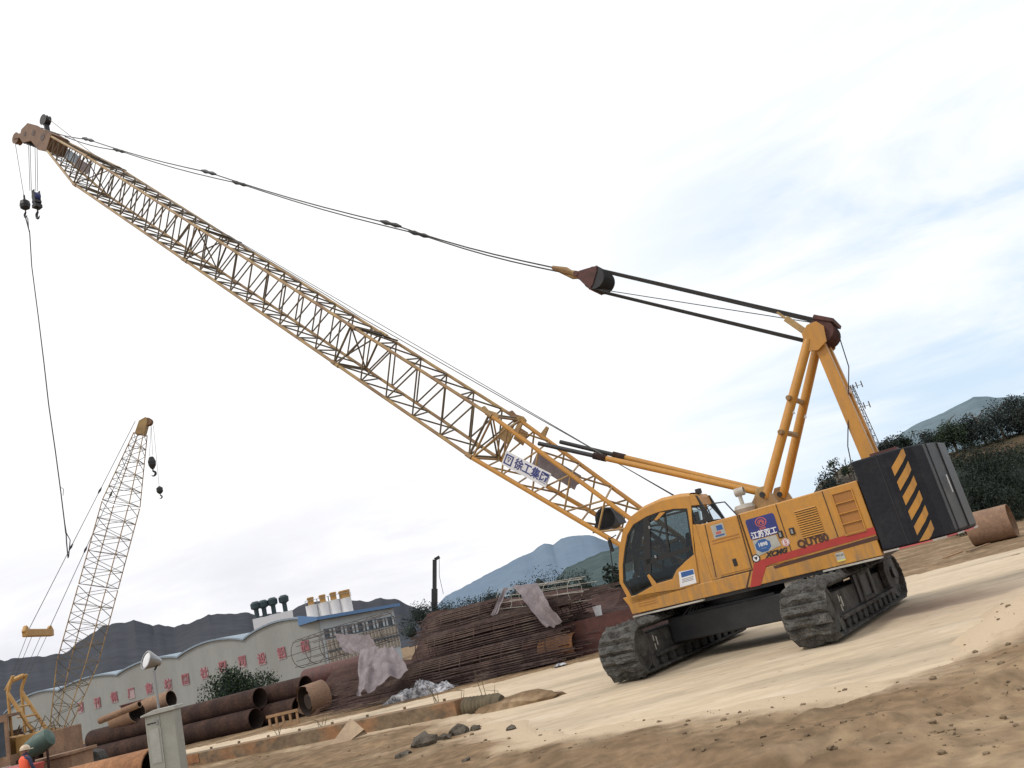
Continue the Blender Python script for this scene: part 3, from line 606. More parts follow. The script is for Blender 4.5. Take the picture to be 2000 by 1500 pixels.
# --- tracks
TA = rad(34) ; TD = V(math.sin(TA), math.cos(TA), 0)
trz = math.atan2(TD.y, TD.x) - RZ
def stadium(t, Lh, r, slope=0):   # param 0..1 around a stadium, returns x,z,angle (z centre at r)
    per = 4 * Lh + 2 * math.pi * r; s = t * per
    if s < 2 * Lh: return -Lh + s, 2 * r, 0
    s -= 2 * Lh
    if s < math.pi * r: a = s / r; return Lh + r * math.sin(a), r + r * math.cos(a), a
    s -= math.pi * r
    if s < 2 * Lh: return Lh - s, 0, math.pi
    s -= 2 * Lh; a = s / r; return -Lh - r * math.sin(a), r - r * math.cos(a), math.pi + a
TR_R, TR_L, TR_W = .49, 2.5, .86
def make_track(yc, seed):
    tr = empty('crawler_track', (0, 0, 0), trz, CRN)
    rnd = random.Random(seed); ch = MB(); NS = 62
    for k in range(NS):
        x, z, a = stadium(k / NS, TR_L, TR_R)
        per = (4 * TR_L + 2 * math.pi * TR_R) / NS
        m = Matrix.Translation((x, yc, z + .06)) @ Matrix.Rotation(a, 4, 'Y')
        nx, ny = 5, 12; top = []; hw = TR_W / 2 * rnd.uniform(.985, 1.01)
        ground_side = math.cos(a) < -.9
        # mud caked plate: displaced grid with skirt
        vs = []; fs = []
        for i in range(nx + 1):
            for j in range(ny + 1):
                xx = (-.47 + .94 * i / nx) * per; yy = -hw + 2 * hw * j / ny
                edge = i in (0, nx) or j in (0, ny)
                q = m @ V(xx, yy, 0)
                lug = .035 if i in (1, 2) else 0.012
                h = lug + (0 if ground_side else .055 * (noise.noise(q * 5) + .5) + .05 * noise.noise(q * 14))
                if edge: h = -.03; 
                vs.append(m @ V(xx + (0 if edge else .01 * noise.noise(q * 30)), yy + (.015 * noise.noise(q * 13)), h if not ground_side else min(h, .0)))
        for i in range(nx):
            for j in range(ny): fs.append((i * (ny + 1) + j, (i + 1) * (ny + 1) + j, (i + 1) * (ny + 1) + j + 1, i * (ny + 1) + j + 1))
        ch.add(vs, fs)
        ch.box((-.45 * per, -hw * .97, -.06), (.45 * per, hw * .97, -.02), mtx=m)
        for s in (-1, 1): ch.box((-.5 * per, s * .16 - .04, -.13), (.5 * per, s * .16 + .04, -.05), mtx=m)
    ch.build('track_chain', M['mud'], tr)
    # frame
    fb = MB(); poly = [(-TR_L + .35, .30), (TR_L - .35, .30), (TR_L - .05, .48), (TR_L - .35, .80), (-TR_L + .35, .80), (-TR_L + .05, .48)]
    fb.prism(poly, yc - .28, yc + .28)
    for s in (-1, 1): fb.box((-TR_L + .5, yc + s * .28, .30), (TR_L - .5, yc + s * .36, .38)); 
    fb.build('track_frame', M['trackside'], tr, bevel=.02)
    for s in (-1, 1):
        wm = MB(); rr = TR_R - .06
        wm.lathe([(-.33, 0), (-.33, rr * .35), (-.30, rr * .4), (-.28, rr * .78), (-.30, rr * .82), (-.30, rr), (.30, rr), (.30, rr * .82), (.28, rr * .78), (.30, rr * .4), (.33, rr * .35), (.33, 0)], (s * TR_L, yc, TR_R + .06), (0, 1, 0), 28)
        wm.build('idler_wheel' if s < 0 else 'drive_sprocket', M['trackside'], tr, smooth=True)
    for k in range(11):
        x = -TR_L + .45 + k * (2 * TR_L - .9) / 10; rm = MB()
        rm.lathe([(-.30, 0), (-.30, .13), (-.2, .13), (-.2, .09), (.2, .09), (.2, .13), (.30, .13), (.30, 0)], (x, yc, .22), (0, 1, 0), 14); rm.build('track_roller', M['trackside'], tr, smooth=True)
    ym = yc - .30   # outer face motor plate
    mm = MB(); mm.prism([(TR_L - 1.0, .42), (TR_L - .2, .42), (TR_L + .05, .6), (TR_L - .1, .98), (TR_L - .85, .98), (TR_L - 1.05, .8)], ym - .13, ym); mm.build('drive_motor_plate', M['trackside'], tr, bevel=.015)
    mm = MB(); mm.lathe([(0, .13), (.06, .13), (.06, 0)], (TR_L - .5, ym - .13, .7), (0, -1, 0), 10); mm.build('motor_hub', M['dark'], tr)
    # square frame pocket, dark
    mm = MB(); mm.box((-.55, ym - .02, .42), (.75, ym + .05, .95)); mm.build('frame_web', M['dark'], tr)
    mm = MB(); mm.strip([(-.3, .40), (.5, .40), (.5, .96), (-.3, .96)], [(-.22, .47), (.42, .47), (.42, .89), (-.22, .89)], ym - .05, ym - .02); mm.build('web_frame', M['trackside'], tr)
    # step at the near end
    st = MB()
    for zz in (.45, .62): st.bar((-TR_L + .5, ym - .06, zz), (-TR_L + .5, ym - .06, zz + .12), .012, n=5)
    st.bar((-TR_L + .62, ym - .06, .52), (-TR_L + .62, ym - .06, .70), .014, n=5); st.build('grab_bar', M['dirtywhite'], tr)
    return tr
make_track(-2.12, 1); make_track(1.83, 2)
# --- carbody
cb = MB()
for x in (-.85, .85): cb.box((x - .28, -1.75, .42), (x + .28, 1.5, .95))
cb.box((-1.1, -1.0, .45), (1.1, 1.0, 1.0))
cbo = cb.build('car_body', M['dark'], CRN, bevel=.03); cbo.rotation_euler = (0, 0, trz)
sr = MB(); sr.lathe([(0, 0), (0, 1.0), (.12, 1.0), (.12, .88), (.2, .88), (.2, 0)], (0, 0, 1.0), (0, 0, 1), 40); sr.build('slewing_ring', M['dark'], CRN, smooth=True)
db = MB(); db.box((-3.1, -1.36, 1.13), (2.0, 1.36, 1.3)); db.build('deck_frame', M['dark'], CRN)
for a_, b_, y_ in ((.5, 2.14, 1.50), (-3.12, -2.0, 1.52)):
    lg = MB(); lg.box((a_, 1.36, 1.155), (b_, y_, 1.185)); lg.build('walkway_ledge', M['dirtywhite'], CRN)
tb = MB(); tb.box((-1.55, .95, .86), (-1.15, 1.3, 1.17)); tb.build('grease_box', M['dirtywhite'], CRN, bevel=.02)
hs = MB()
for k in range(5): hs.tube([(1.5 - k * .12, .6, 1.12), (1.45 - k * .1, .8, .9 - .04 * k), (1.2 - k * .1, 1.0, .95), (1.0 - k * .05, .9, 1.12)], .018, n=5)
hs.build('hydraulic_hoses', M['dark'], CRN)
# --- skirt + housing
sk = MB(); sk.prism([(2.18, 1.22), (2.21, 1.42), (2.30, 1.60), (2.1, 1.60), (.45, 1.50), (-3.12, 1.50), (-3.12, 1.2), (0, 1.2)], 1.0, Y)
sk.build('side_skirt', M['yellow'], CRN, bevel=.012)
sk = MB(); sk.prism([(1.4, 1.2), (1.4, 1.6), (-3.12, 1.6), (-3.12, 1.2)], -1.4, -1.0); sk.build('side_skirt', M['yellow'], CRN, bevel=.012)
v_ = MB()
for k in range(3): v_.box((1.55, Y, 1.34 + k * .05), (1.98, Y + .006, 1.355 + k * .05))
v_.build('skirt_louvre', M['yellow2'], CRN)
HT = 2.66
h1 = MB(); h1.prism([(.22, 1.503), (.22, 2.70), (.10, HT), (-.72, HT - .01), (-.72, 1.503)], .55, Y - .004)
front = h1.build('front_housing', M['yellow'], CRN, bevel=.015)
h2 = MB(); h2.box((-3.14, -1.4, 1.503), (-.723, Y - .004, HT)); hous = h2.build('engine_housing', M['yellow'], CRN, bevel=.02)
# panel grooves (real thin dark gaps) on the side
gr = MB()
def groove(mb, a, b, wd=.012): mb.beam((a[0], Y - .003, a[1]), (b[0], Y - .003, b[1]), wd, .008, up=(0, 1, 0))
# helper: dark gap strips standing 1-2 mm proud
def gap(par, pts, closed=False, name='panel_gap', wd=.014, m='rubber'):
    mb = MB(); n_ = len(pts)
    for k in range(n_ if closed else n_ - 1):
        a, b = V(pts[k][0], 0, pts[k][1]), V(pts[(k + 1) % n_][0], 0, pts[(k + 1) % n_][1]); dd = (b - a).normalized(); nn = V(-dd.z, 0, dd.x) * wd / 2
        mb.add([V(q.x, Y - .002 + e, q.z) for q in (a - nn, b - nn, b + nn, a + nn) for e in (-.01, .006)], [(0, 2, 3, 1), (2, 4, 5, 3), (4, 6, 7, 5), (6, 0, 1, 7), (1, 3, 5, 7)])
    return mb.build(name, M[m], par)
gap(front, [(.12, 1.55), (.02, 2.64)]); 
door = MB(); door.prism([(.01, 1.56), (-.64, 1.56), (-.68, 2.62), (-.04, 2.62)], Y - .004, Y + .008); dr = door.build('access_door', M['yellow'], CRN, bevel=.004)
gap(dr, [(-.655, 1.52), (-.70, 2.65)]); gap(dr, [(.03, 1.52), (-.66, 1.52)])
for zz in (2.20, 2.26): 
    q = MB(); q.box((-.62, Y + .008, zz), (-.02, Y + .014, zz + .02)); q.build('pressed_rib', M['yellow2'], dr)
q = MB(); q.box((-.40, Y + .008, 1.67), (-.32, Y + .022, 1.82)); q.build('latch', M['black'], dr, bevel=.01)
q = MB(); q.box((-.36, Y + .008, 2.30), (-.09, Y + .012, 2.58)); st = q.build('notice_sticker', M['cabinet2'], dr)
q = MB(); q.box((-.33, Y + .012, 2.45), (-.20, Y + .015, 2.55), 0); q.box((-.33, Y + .012, 2.33), (-.13, Y + .015, 2.36), 0); q.box((-.27, Y + .012, 2.38), (-.16, Y + .015, 2.43), 1); q.build('sticker_print', [M['blue2'], M['pinkred']], st)
gap(hous, [(-1.52, 1.66), (-1.52, 2.64)]); gap(hous, [(-2.46, 1.66), (-2.46, 2.64)]); gap(hous, [(-.74, 1.66), (-.74, 2.64)])
# louvred grille
lv = MB()
for k in range(13):
    zz = 1.86 + k * .044
    lv.add([V(x, yy, z_) for x in (-2.25, -1.82) for yy, z_ in ((Y - .004, zz), (Y + .018, zz + .004), (Y - .002, zz + .026))], [(0, 1, 4, 3), (1, 2, 5, 4), (0, 2, 1), (3, 4, 5)])
lvo = lv.build('louvre_grille', M['yellow'], hous)
q = MB()
for k in range(13): q.box((-2.25, Y - .004, 1.852 + k * .044), (-1.82, Y + .004, 1.862 + k * .044))
q.build('louvre_slots', M['black'], hous)
# step recess
q = MB(); q.box((-2.98, Y - .004, 1.72), (-2.62, Y - .0015, 2.52)); rec = q.build('step_recess', M['yellow2'], hous)
for k in range(4):
    zz = 1.72 + k * .2; q = MB(); q.box((-2.98, Y - .0015, zz), (-2.62, Y + .03, zz + .018)); q.build('step', M['yellow'], rec)
q = MB(); q.strip([(-3.0, 1.70), (-2.60, 1.70), (-2.60, 2.55), (-3.0, 2.55)], [(-2.98, 1.72), (-2.62, 1.72), (-2.62, 2.52), (-2.98, 2.52)], Y - .004, Y + .02); q.build('recess_frame', M['yellow'], rec)
for x in (-1.42, -1.66):
    q = MB(); q.box((x - .05, Y - .004, 1.98), (x + .05, Y + .02, 2.12)); lo = q.build('door_lock', M['black'], hous, bevel=.008)
    q = MB(); q.box((x - .022, Y + .02, 2.0), (x + .02, Y + .03, 2.09)); q.build('lock_plate', M['chrome'], lo)
# red and brown stripes
def flat(name, poly, m, par, e=.004, y=Y):
    q = MB(); q.prism(poly, y - .004, y + e); return q.build(name, m, par)
flat('red_stripe', [(-3.145, 1.74), (-3.145, 1.60), (-1.05, 1.535), (-.95, 1.52), (-.72, 1.19), (-.50, 1.19), (-.72, 1.62), (-.82, 1.66)], M['red'], hous, .005)
flat('brown_stripe', [(-3.145, 1.575), (-3.145, 1.50), (-1.10, 1.43), (-1.08, 1.49)], M['stripe_brown'], hous, .005)
flat('brown_stripe', [(-.44, 1.19), (-.40, 1.19), (-.60, 1.52), (-.62, 1.50)], M['stripe_brown'], hous, .005)
# decals
def rrect(x0, x1, z0, z1, r, n=5):
    pts = []
    for cx, cz, a0 in ((x1 - r, z1 - r, 0), (x0 + r, z1 - r, 90), (x0 + r, z0 + r, 180), (x1 - r, z0 + r, 270)):
        for k in range(n + 1): a = rad(a0 + 90 * k / n); pts.append((cx + r * math.cos(a), cz + r * math.sin(a)))
    return pts
def disc(cx, cz, r, n=24, sx=1): return [(cx + r * sx * math.cos(2 * math.pi * k / n), cz + r * math.sin(2 * math.pi * k / n)) for k in range(n)]
dec = flat('blue_decal', rrect(-1.42, -.82, 2.08, 2.50, .05), M['blue'], hous, .004)
q = MB(); q.strip(disc(-1.12, 2.385, .095, sx=1.25), disc(-1.12, 2.385, .078, sx=1.25), Y + .004, Y + .006); q.strip(disc(-1.12, 2.38, .055, sx=1.3), disc(-1.12, 2.38, .04, sx=1.3), Y + .004, Y + .006)
q.prism([(-1.19, 2.35), (-1.16, 2.33), (-1.12, 2.40), (-1.08, 2.33), (-1.05, 2.35), (-1.12, 2.44)], Y + .004, Y + .006); q.build('swirl_emblem', M['pinkred'], dec)
text_mesh('emblem_caption', 'anas', .075, M['pinkred'], dec, FACE(-1.12, 2.265, Y + .006), bold=.002)
text_mesh('decal_lettering', '江苏双工', .148, M['white'], dec, FACE(-1.12, 2.15, Y + .006), bold=.005, sx=.92)
d2 = flat('white_decal', [(-.84, 2.065), (-1.33, 2.065), (-1.36, 1.84), (-.84, 1.74)], M['cabinet2'], hous, .004)
q = MB(); q.prism([(-1.02 + .165 * math.cos(rad(22.5 + 45 * k)), 1.925 + .135 * math.sin(rad(22.5 + 45 * k))) for k in range(8)], Y + .004, Y + .006); q.build('octagon_badge', M['blue2'], d2)
text_mesh('badge_text', '1898', .10, M['white'], d2, FACE(-1.02, 1.95, Y + .0075), bold=.003)
text_mesh('badge_subtext', '——', .05, M['white'], d2, FACE(-1.02, 1.875, Y + .0075))
d3 = flat('round_badge', disc(-1.47, 1.875, .078), M['white'], hous, .005)
q = MB(); q.strip(disc(-1.47, 1.875, .070), disc(-1.47, 1.875, .060), Y + .005, Y + .007); q.strip(disc(-1.47, 1.895, .026), disc(-1.47, 1.895, .012), Y + .005, Y + .007); q.strip(disc(-1.47, 1.852, .028), disc(-1.47, 1.852, .013), Y + .005, Y + .007); q.build('badge_ring', M['pinkred'], d3)
d4 = flat('round_logo', disc(-.80, 1.715, .082), M['black'], hous, .006)
q = MB(); q.prism(disc(-.80, 1.715, .062), Y + .006, Y + .008); q.build('logo_disc', M['white'], d4)
q = MB(); q.prism([(-.84, 1.745), (-.76, 1.745), (-.80, 1.672)], Y + .008, Y + .010); q.build('logo_triangle', M['black'], d4)
text_mesh('maker_lettering', 'XCMG', .14, M['black'], hous, FACE(-1.22, 1.72, Y + .003), shear=.35, bold=.008, sx=1.05)
text_mesh('model_lettering', 'QUY80', .205, M['stripe_brown'], hous, FACE(-1.98, 1.765, Y + .003), bold=.009, sx=.95)
d5 = flat('load_label', rrect(-2.46, -2.30, 1.27, 1.44, .005), M['cabinet2'], hous, .007)
q = MB(); q.box((-2.46, Y + .007, 1.27), (-2.30, Y + .009, 1.30)); q.build('label_footer', M['sign_yellow'], d5)
text_mesh('label_print', 'MY-20', .05, M['black'], d5, FACE(-2.38, 1.385, Y + .009))
# --- counterweight
def cwpoly(off=0): return [(-3.16, 1.42 + off), (-3.72, 1.42 + off), (-4.02 - off * .5, 1.33 + off), (-4.25 - off, 1.12 + off), (-4.42 - off, .85), (-4.62 - off, .2), (-4.72 - off, -.5), (-4.72 - off, -.9), (-4.3, -1.42 - off), (-3.16, -1.42 - off)]
def slab(mb, z0, z1, off=0, zt=None, mi=0):
    mb.prism([(a, b) for a, b in cwpoly(off)], z0, z1, mi=mi, f=lambda x, yy, z: V(x, yy, z + (0.0)))
cw = MB(); slab(cw, 1.27, 3.02); cwo = cw.build('counterweight', M['cw'], CRN, bevel=.03)
cwg = MB()
poly_r = [(-4.425, .86), (-4.635, .2), (-4.735, -.5), (-4.735, -.7), (-4.70, -.7), (-4.60, .2), (-4.40, .86)]
cwg.prism(poly_r, 1.32, 3.0, f=lambda x, yy, z: V(x, yy, z)); cwg.build('grey_rear_slab', M['cwgrey'], cwo, bevel=.01)
def cwline(x, y, wd=.02, z0=1.28, z1=3.02):
    q = MB(); q.box((x - wd / 2, y - .01, z0), (x + wd / 2, y + .008, z1)); return q.build('slab_joint', M['black'], cwo)
cwline(-3.62, 1.42)
q = MB(); q.bar((-4.47, .72, 1.3), (-4.47, .72, 3.02), .018); q.build('slab_joint', M['black'], cwo)
q = MB(); q.bar((-4.64, .22, 1.3), (-4.64, .22, 3.02), .014); q.build('slab_joint', M['black'], cwo)
for (hx, hy, z0, z1) in ((-4.57, .45, 2.0, 2.35),):
    q = MB(); q.bar((hx - .03, hy, z0), (hx - .03, hy, z1), .012); q.build('lift_handle', M['white'], cwo)
# hazard stripes wrap the rounded corner: parallelograms
corner = [(-3.72, 1.42), (-4.02, 1.33), (-4.25, 1.12), (-4.42, .85)]
def corner_pt(s, off):
    segs = []; tot = 0
    for a, b in zip(corner, corner[1:]): l = math.hypot(b[0] - a[0], b[1] - a[1]); segs.append((a, b, l)); tot += l
    s *= tot
    for a, b, l in segs:
        if s <= l + 1e-6: t = s / l; nx, ny = -(a[1] - b[1]) / l * -1, -(b[0] - a[0]) / l; return V(a[0] + (b[0] - a[0]) * t, a[1] + (b[1] - a[1]) * t, 0) + V(-abs((b[1] - a[1])) / l, abs((b[0] - a[0])) / l, 0) * off
        s -= l
    return V(*corner[-1], 0)
for k in range(6):
    q = MB(); zt = 2.93 - k * .285
    if k == 5: pass
    for i in range(6):
        s0, s1 = .10 + .36 * i / 6, .10 + .36 * (i + 1) / 6
        za = lambda s: zt - .26 + (s - .10) * .9
        vs = []
        for s in (s0, s1):
            for off in (.001, .006):
                p_ = corner_pt(s, off); vs += [V(p_.x, p_.y, max(1.285, min(3.0, za(s) - .13))), V(p_.x, p_.y, max(1.29, min(3.0, za(s) + .04)))]
        q.add(vs, [(2, 3, 7, 6), (0, 1, 5, 4), (0, 2, 6, 4), (1, 3, 7, 5)])
    q.build('hazard_stripe', M['yellow'], cwo)
cwb = MB()
per = cwpoly(.012); segs = per[:8]
q = MB(); q.prism(cwpoly(.01), 1.235, 1.262, f=lambda x, yy, z: V(x, yy, z)); q.build('reflector_strip', M['pinkred'], cwo)
for i in range(7):
    a, b = cwpoly(.014)[i], cwpoly(.014)[i + 1]
    nseg = 2 if i in (0, 4, 5) else 1
    for j in range(nseg):
        if (i + j) % 2: continue
        t0, t1 = j / nseg, (j + 1) / nseg
        pa = (a[0] + (b[0] - a[0]) * t0, a[1] + (b[1] - a[1]) * t0); pb = (a[0] + (b[0] - a[0]) * t1, a[1] + (b[1] - a[1]) * t1)
        qs = MB(); qs.add([V(*pa, 1.232), V(*pb, 1.232), V(*pb, 1.265), V(*pa, 1.265)], [(0, 1, 2, 3)]); qs.build('reflector_block', M['dirtywhite'], cwo)
q = MB(); q.box((-4.0, -1.0, 3.02), (-3.5, 1.2, 3.08)); q.build('top_plate', M['brownred'], cwo)
# --- gantry
def gpt(px, py, y): return S3(px, py, y)
for s in (1, -1):
    y = .78 * s
    q = MB(); q.bar((-1.22, y, 2.86), (-3.08, y * .6, 5.80), .10, n=14); q.build('gantry_front_leg', M['yellow'], CRN, smooth=True)
    q = MB(); q.prism([(-1.45, 2.66), (-.75, 2.66), (-1.0, 2.92), (-1.12, 3.10), (-1.32, 3.10)], y - .06, y + .06); q.build('leg_bracket', M['boomy'], CRN, bevel=.01)
    q = MB(); q.bar((-1.2, y - .12, 2.93), (-1.2, y + .12, 2.93), .06, n=12); q.build('pivot_pin', M['dark'], CRN, smooth=True)
    q = MB(); q.beam((-3.24, s * .34, 5.85), (-3.40, s * .42, 2.72), .20, .22, up=(1, 0, 0), w2=.22, h2=.28)
    q.build('gantry_rear_leg', M['yellow'], CRN, bevel=.015)
for (x, z, o_) in ((-2.36, 4.73, .10), (-2.0, 4.08, .24)):
    q = MB(); q.bar((x + .02, .66 + o_, z - .02), (x, -.66, z), .06, n=10); q.lathe([(0, .062), (.06, .05), (.06, 0)], (x + .02, .66 + o_, z - .02), (0, 1, 0), 10); q.build('gantry_cross_tube', M['boomy'], CRN, smooth=True)
for z_ in (4.5, 3.6): q = MB(); q.box((-3.44, -.3, z_), (-3.26, .3, z_ + .12)); q.build('gantry_cross_beam', M['yellow'], CRN, bevel=.01)
for s in (1, -1):
    q = MB(); q.prism([(-2.98, 5.55), (-3.20, 5.50), (-3.42, 5.62), (-3.47, 5.95), (-3.36, 6.10), (-3.16, 6.10), (-3.0, 5.95)], s * .52 - .03, s * .52 + .03); q.build('gantry_head_plate', M['yellow'], CRN, bevel=.008)
q = MB(); q.lathe([(-.46, 0)] + sum([[(-.46 + k * .115, .27), (-.43 + k * .115, .22), (-.37 + k * .115, .22)] for k in range(8)], []) + [(.46, .27), (.46, 0)], (-3.36, 0, 5.90), (0, 1, 0), 26); q.build('gantry_sheaves', M['brownred'], CRN, smooth=True)
q = MB(); q.prism([(-3.30, 6.20), (-3.66, 5.98), (-3.70, 6.04), (-3.36, 6.27)], -.5, .5); q.build('rope_guard', M['brownred'], CRN)
for (a, b) in (((1530, 628), (1572, 632)),):
    p1 = S3(1535, 622, .3); p2 = V(-3.05, .35, 6.02)
    q = MB(); q.beam(p2, p1, .09, .13); q.beam(p1, p1 + (p1 - p2).normalized() * .25, .05, .05); q.build('rope_anchor', M['boomy'], CRN, bevel=.01); ANCH = p1 + (p1 - p2).normalized() * .2
# winch rope behind gantry
q = MB(); q.tube([(-3.66, .2, 5.9), (-3.62, .25, 5.0), (-3.1, .6, 3.4), (-3.0, .65, 2.66)], .012, n=5); q.build('winch_rope', M['rope'], CRN)
for s in (1, -1):
    q = MB(); q.box((-2.33, s * .6 - .05, 4.38), (-2.22, s * .6 + .05, 4.46)); q.bar((-2.1, s * .6, 4.42), (-2.3, s * .6, 4.42), .02); q.build('work_lamp', M['lens'], CRN)
# --- bridle + suspension ropes
BR = V(1.22, 0, 9.22); GT = V(-3.36, 0, 5.90); bd = (BR - GT).normalized(); bn = V(-bd.z, 0, bd.x)
if bn.z < 0: bn = -bn
q = MB(); q.lathe([(-.34, 0)] + sum([[(-.34 + k * .115, .29), (-.31 + k * .115, .24), (-.25 + k * .115, .24)] for k in range(6)], []) + [(.34, .29), (.34, 0)], BR, (0, 1, 0), 26); q.build('bridle_sheaves', M['dark'], CRN, smooth=True)
for s in (1, -1):
    q = MB(); c0 = BR + V(0, s * .34, 0)
    q.prism([(0, .29), (.22, .2), (.45, .08), (.45, -.08), (.22, -.2), (0, -.29), (-.05, -.18), (-.05, .18)], -.025, .025, f=lambda a, b, y: c0 + bd * a + bn * b + V(0, y, 0)); q.build('bridle_plate', M['brownred'], CRN, bevel=.008)
bend = BR + bd * .5
q = MB(); q.bar(bend + V(0, -.38, 0), bend + V(0, .38, 0), .07, n=10); q.build('bridle_crossbar', M['brownred'], CRN, smooth=True)
for s in (1, -1): q = MB(); q.bar(BR + bn * .28 * s + V(0, -.36, 0), BR + bn * .28 * s + V(0, .36, 0), .035); q.build('rope_keeper', M['brownred'], CRN)
TIP_T = V(22.75, 0, 25.78)
for s in (1, -1):
    a = bend + V(0, s * .2, 0); pd = (TIP_T - bend).normalized(); e = bend + pd * .75 + V(0, s * .30, 0)
    q = MB(); q.tube([a, a.lerp(e, .3), a.lerp(e, .5), e], [.10, .07, .11, .05], n=8); q.build('bridle_link', M['boomy'], CRN, smooth=True)
    pts = [e]; con = []
    for c_ in (V(6.55, s * .38, 13.28), V(13.4, s * .48, 18.62), V(19.6, s * .52, 23.40)): con.append(c_ + pd * (.25 if s > 0 else -.25))
    sag = lambda A_, B_: [A_.lerp(B_, k / 6) - V(0, 0, .10 * math.sin(math.pi * k / 6)) for k in range(7)]
    A2 = e.lerp(TIP_T + V(0, s * .42, 0), 0); E2 = TIP_T + V(0, s * .5, 0)
    for (u_, v_2) in ((A2, con[0]), (con[0], con[1]), (con[1], con[2]), (con[2], E2)):
        q = MB(); q.tube(sag(u_, v_2), .021, n=5); q.build('pendant_rope', M['rope'], CRN)
    for c_ in con:
        q = MB(); q.tube([c_ - pd * .42, c_ - pd * .2, c_, c_ + pd * .2, c_ + pd * .42], [.03, .07, .045, .075, .03], n=7); q.build('pendant_socket', M['dark'], CRN, smooth=True)
for k in range(6):
    y = -.29 + k * .115
    for s, nm in ((1, 'luffing_rope'), (-1, 'luffing_rope')):
        q = MB(); q.bar(GT + bn * .24 * s + V(0, y * 1.2, 0), BR + bn * .26 * s + V(0, y, 0), .013, n=5); q.build(nm, M['rope'], CRN)
q = MB(); q.bar(ANCH, BR + bn * .26 + V(0, .3, 0) - bd * .3, .011, n=5); q.build('luffing_rope', M['rope'], CRN)
q = MB(); q.bar(GT + bn * .27 + V(0, -.45, 0), BR - bn * .26 + V(0, .32, 0), .011, n=5); q.build('luffing_rope', M['rope'], CRN)
# --- boom
def mid(B, C_): return (V(*B) + V(*C_)) / 2
# top chord and bottom chord stations in local (x,z)
def st(top, bot): 
    t, b = V(top[0], 0, top[1]), V(bot[0], 0, bot[1]); return t, b
K = {}
boomdir = V(20.72 - 5.79, 0, 21.92 - 5.97).normalized(); bnrm = V(-boomdir.z, 0, boomdir.x)
cb0 = V(5.72, 0, 5.95); ct0 = cb0 + bnrm * 1.22
cb1 = V(9.55, 0, 10.0); cb2 = V(15.2, 0, 16.0); cb3 = V(20.72, 0, 21.92)
# refit to a straight line
Lb = (cb3 - cb0).length
line = lambda s: cb0 + (cb3 - cb0).normalized() * s
boomdir = (cb3 - cb0).normalized(); bnrm = V(-boomdir.z, 0, boomdir.x)
if bnrm.z < 0: bnrm = -bnrm
s1, s2 = (cb1 - cb0).dot(boomdir), (cb2 - cb0).dot(boomdir)
BW, BH = 1.4, 1.22
for i, (a, b, bays) in enumerate(((0, s1, 5), (s1, s2, 9), (s2, Lb, 9))):
    ch, la = MB(), MB()
    box_lattice(ch, la, line(a + .06) + bnrm * BH / 2, line(b - .06) + bnrm * BH / 2, BW, BH, BW, BH, (0, 1, 0), bays, .05, .026)
    for u_ in (-1, 1):
        for w_ in (0, 1):
            for e_ in (a + .06, b - .06): ch.lathe([(-.1, .07), (.1, .07)], line(e_) + bnrm * BH * w_ + V(0, u_ * BW / 2, 0), boomdir, 8)
    sec = ch.build('boom_section', M['boomy'], CRN, smooth=True); la.build('lacing', M['lace'], sec)
    q = MB(); e_ = line(b - .3) + bnrm * (BH + .05); f_ = line(b - 1.0) + bnrm * (BH + .03)
    q.prism([(-.5, 0), (.5, 0), (.5, .04), (-.5, .04)], -.28, .28, f=lambda x, z, y: line(b - .5) + bnrm * (BH + .06 + z) + boomdir * x * .25 + V(0, x * 1.3 + y * .2, 0)); q.build('rope_roller', M['dark'], sec)
# wide posts seen on some bays
# base section, tapering to the foot
FT = V(1.05, 0, 1.95)
ch, la = MB(), MB()
kn_t = line(-.06) + bnrm * BH; kn_b = line(-.06)
tpt = V(2.2, 0, 3.52)
fo_t, fo_b = V(1.35, 0, 2.60), V(2.05, 0, 2.50)
fo_t2, fo_b2 = V(1.15, 0, 2.05), V(1.30, 0, 1.88)
def c4(t, i, j):
    T = fo_t.lerp(kn_t, t); B_ = fo_b.lerp(kn_b, t); return (T if j > 0 else B_) + V(0, i * BW / 2, 0)
for i in (-1, 1):
    for j in (-1, 1): ch.bar(c4(0, i, j), c4(1, i, j), .06, n=8)
    ch.bar(fo_t + V(0, i * BW / 2, 0), fo_t2 + V(0, i * BW / 2, 0), .07); ch.bar(fo_b + V(0, i * BW / 2, 0), fo_b2 + V(0, i * BW / 2, 0), .07)
    ch.bar(fo_t + V(0, i * BW / 2, 0), fo_b + V(0, i * BW / 2, 0), .05)
for fi, (p, q_) in enumerate([((-1, -1), (-1, 1)), ((1, -1), (1, 1)), ((-1, 1), (1, 1)), ((-1, -1), (1, -1))]):
    nb = 5
    for k in range(nb):
        t0, t1 = k / nb, (k + 1) / nb; tm = (t0 + t1) / 2
        la.bar(c4(t0, *p), c4(tm, *q_), .026, n=6); la.bar(c4(tm, *q_), c4(t1, *p), .026, n=6)
    la.bar(c4(1, *p), c4(1, *q_), .03)
la.bar(c4(1, -1, -1), c4(1, 1, 1), .024); la.bar(c4(1, 1, -1), c4(1, -1, 1), .024)
base = ch.build('boom_base_section', M['yellow'], CRN, smooth=True); la.build('lacing', M['boomy'], base)
q = MB()
for i in (-1, 1): q.prism([(-.45, -.02), (.5, -.02), (.42, .22), (.3, .24), (.2, .12), (-.2, .1), (-.32, .25), (-.42, .2)], i * BW / 2 - .02, i * BW / 2 + .02, f=lambda x, z, y: line(-.5) + bnrm * (BH + .02 + z) + boomdir * x + V(0, y, 0))
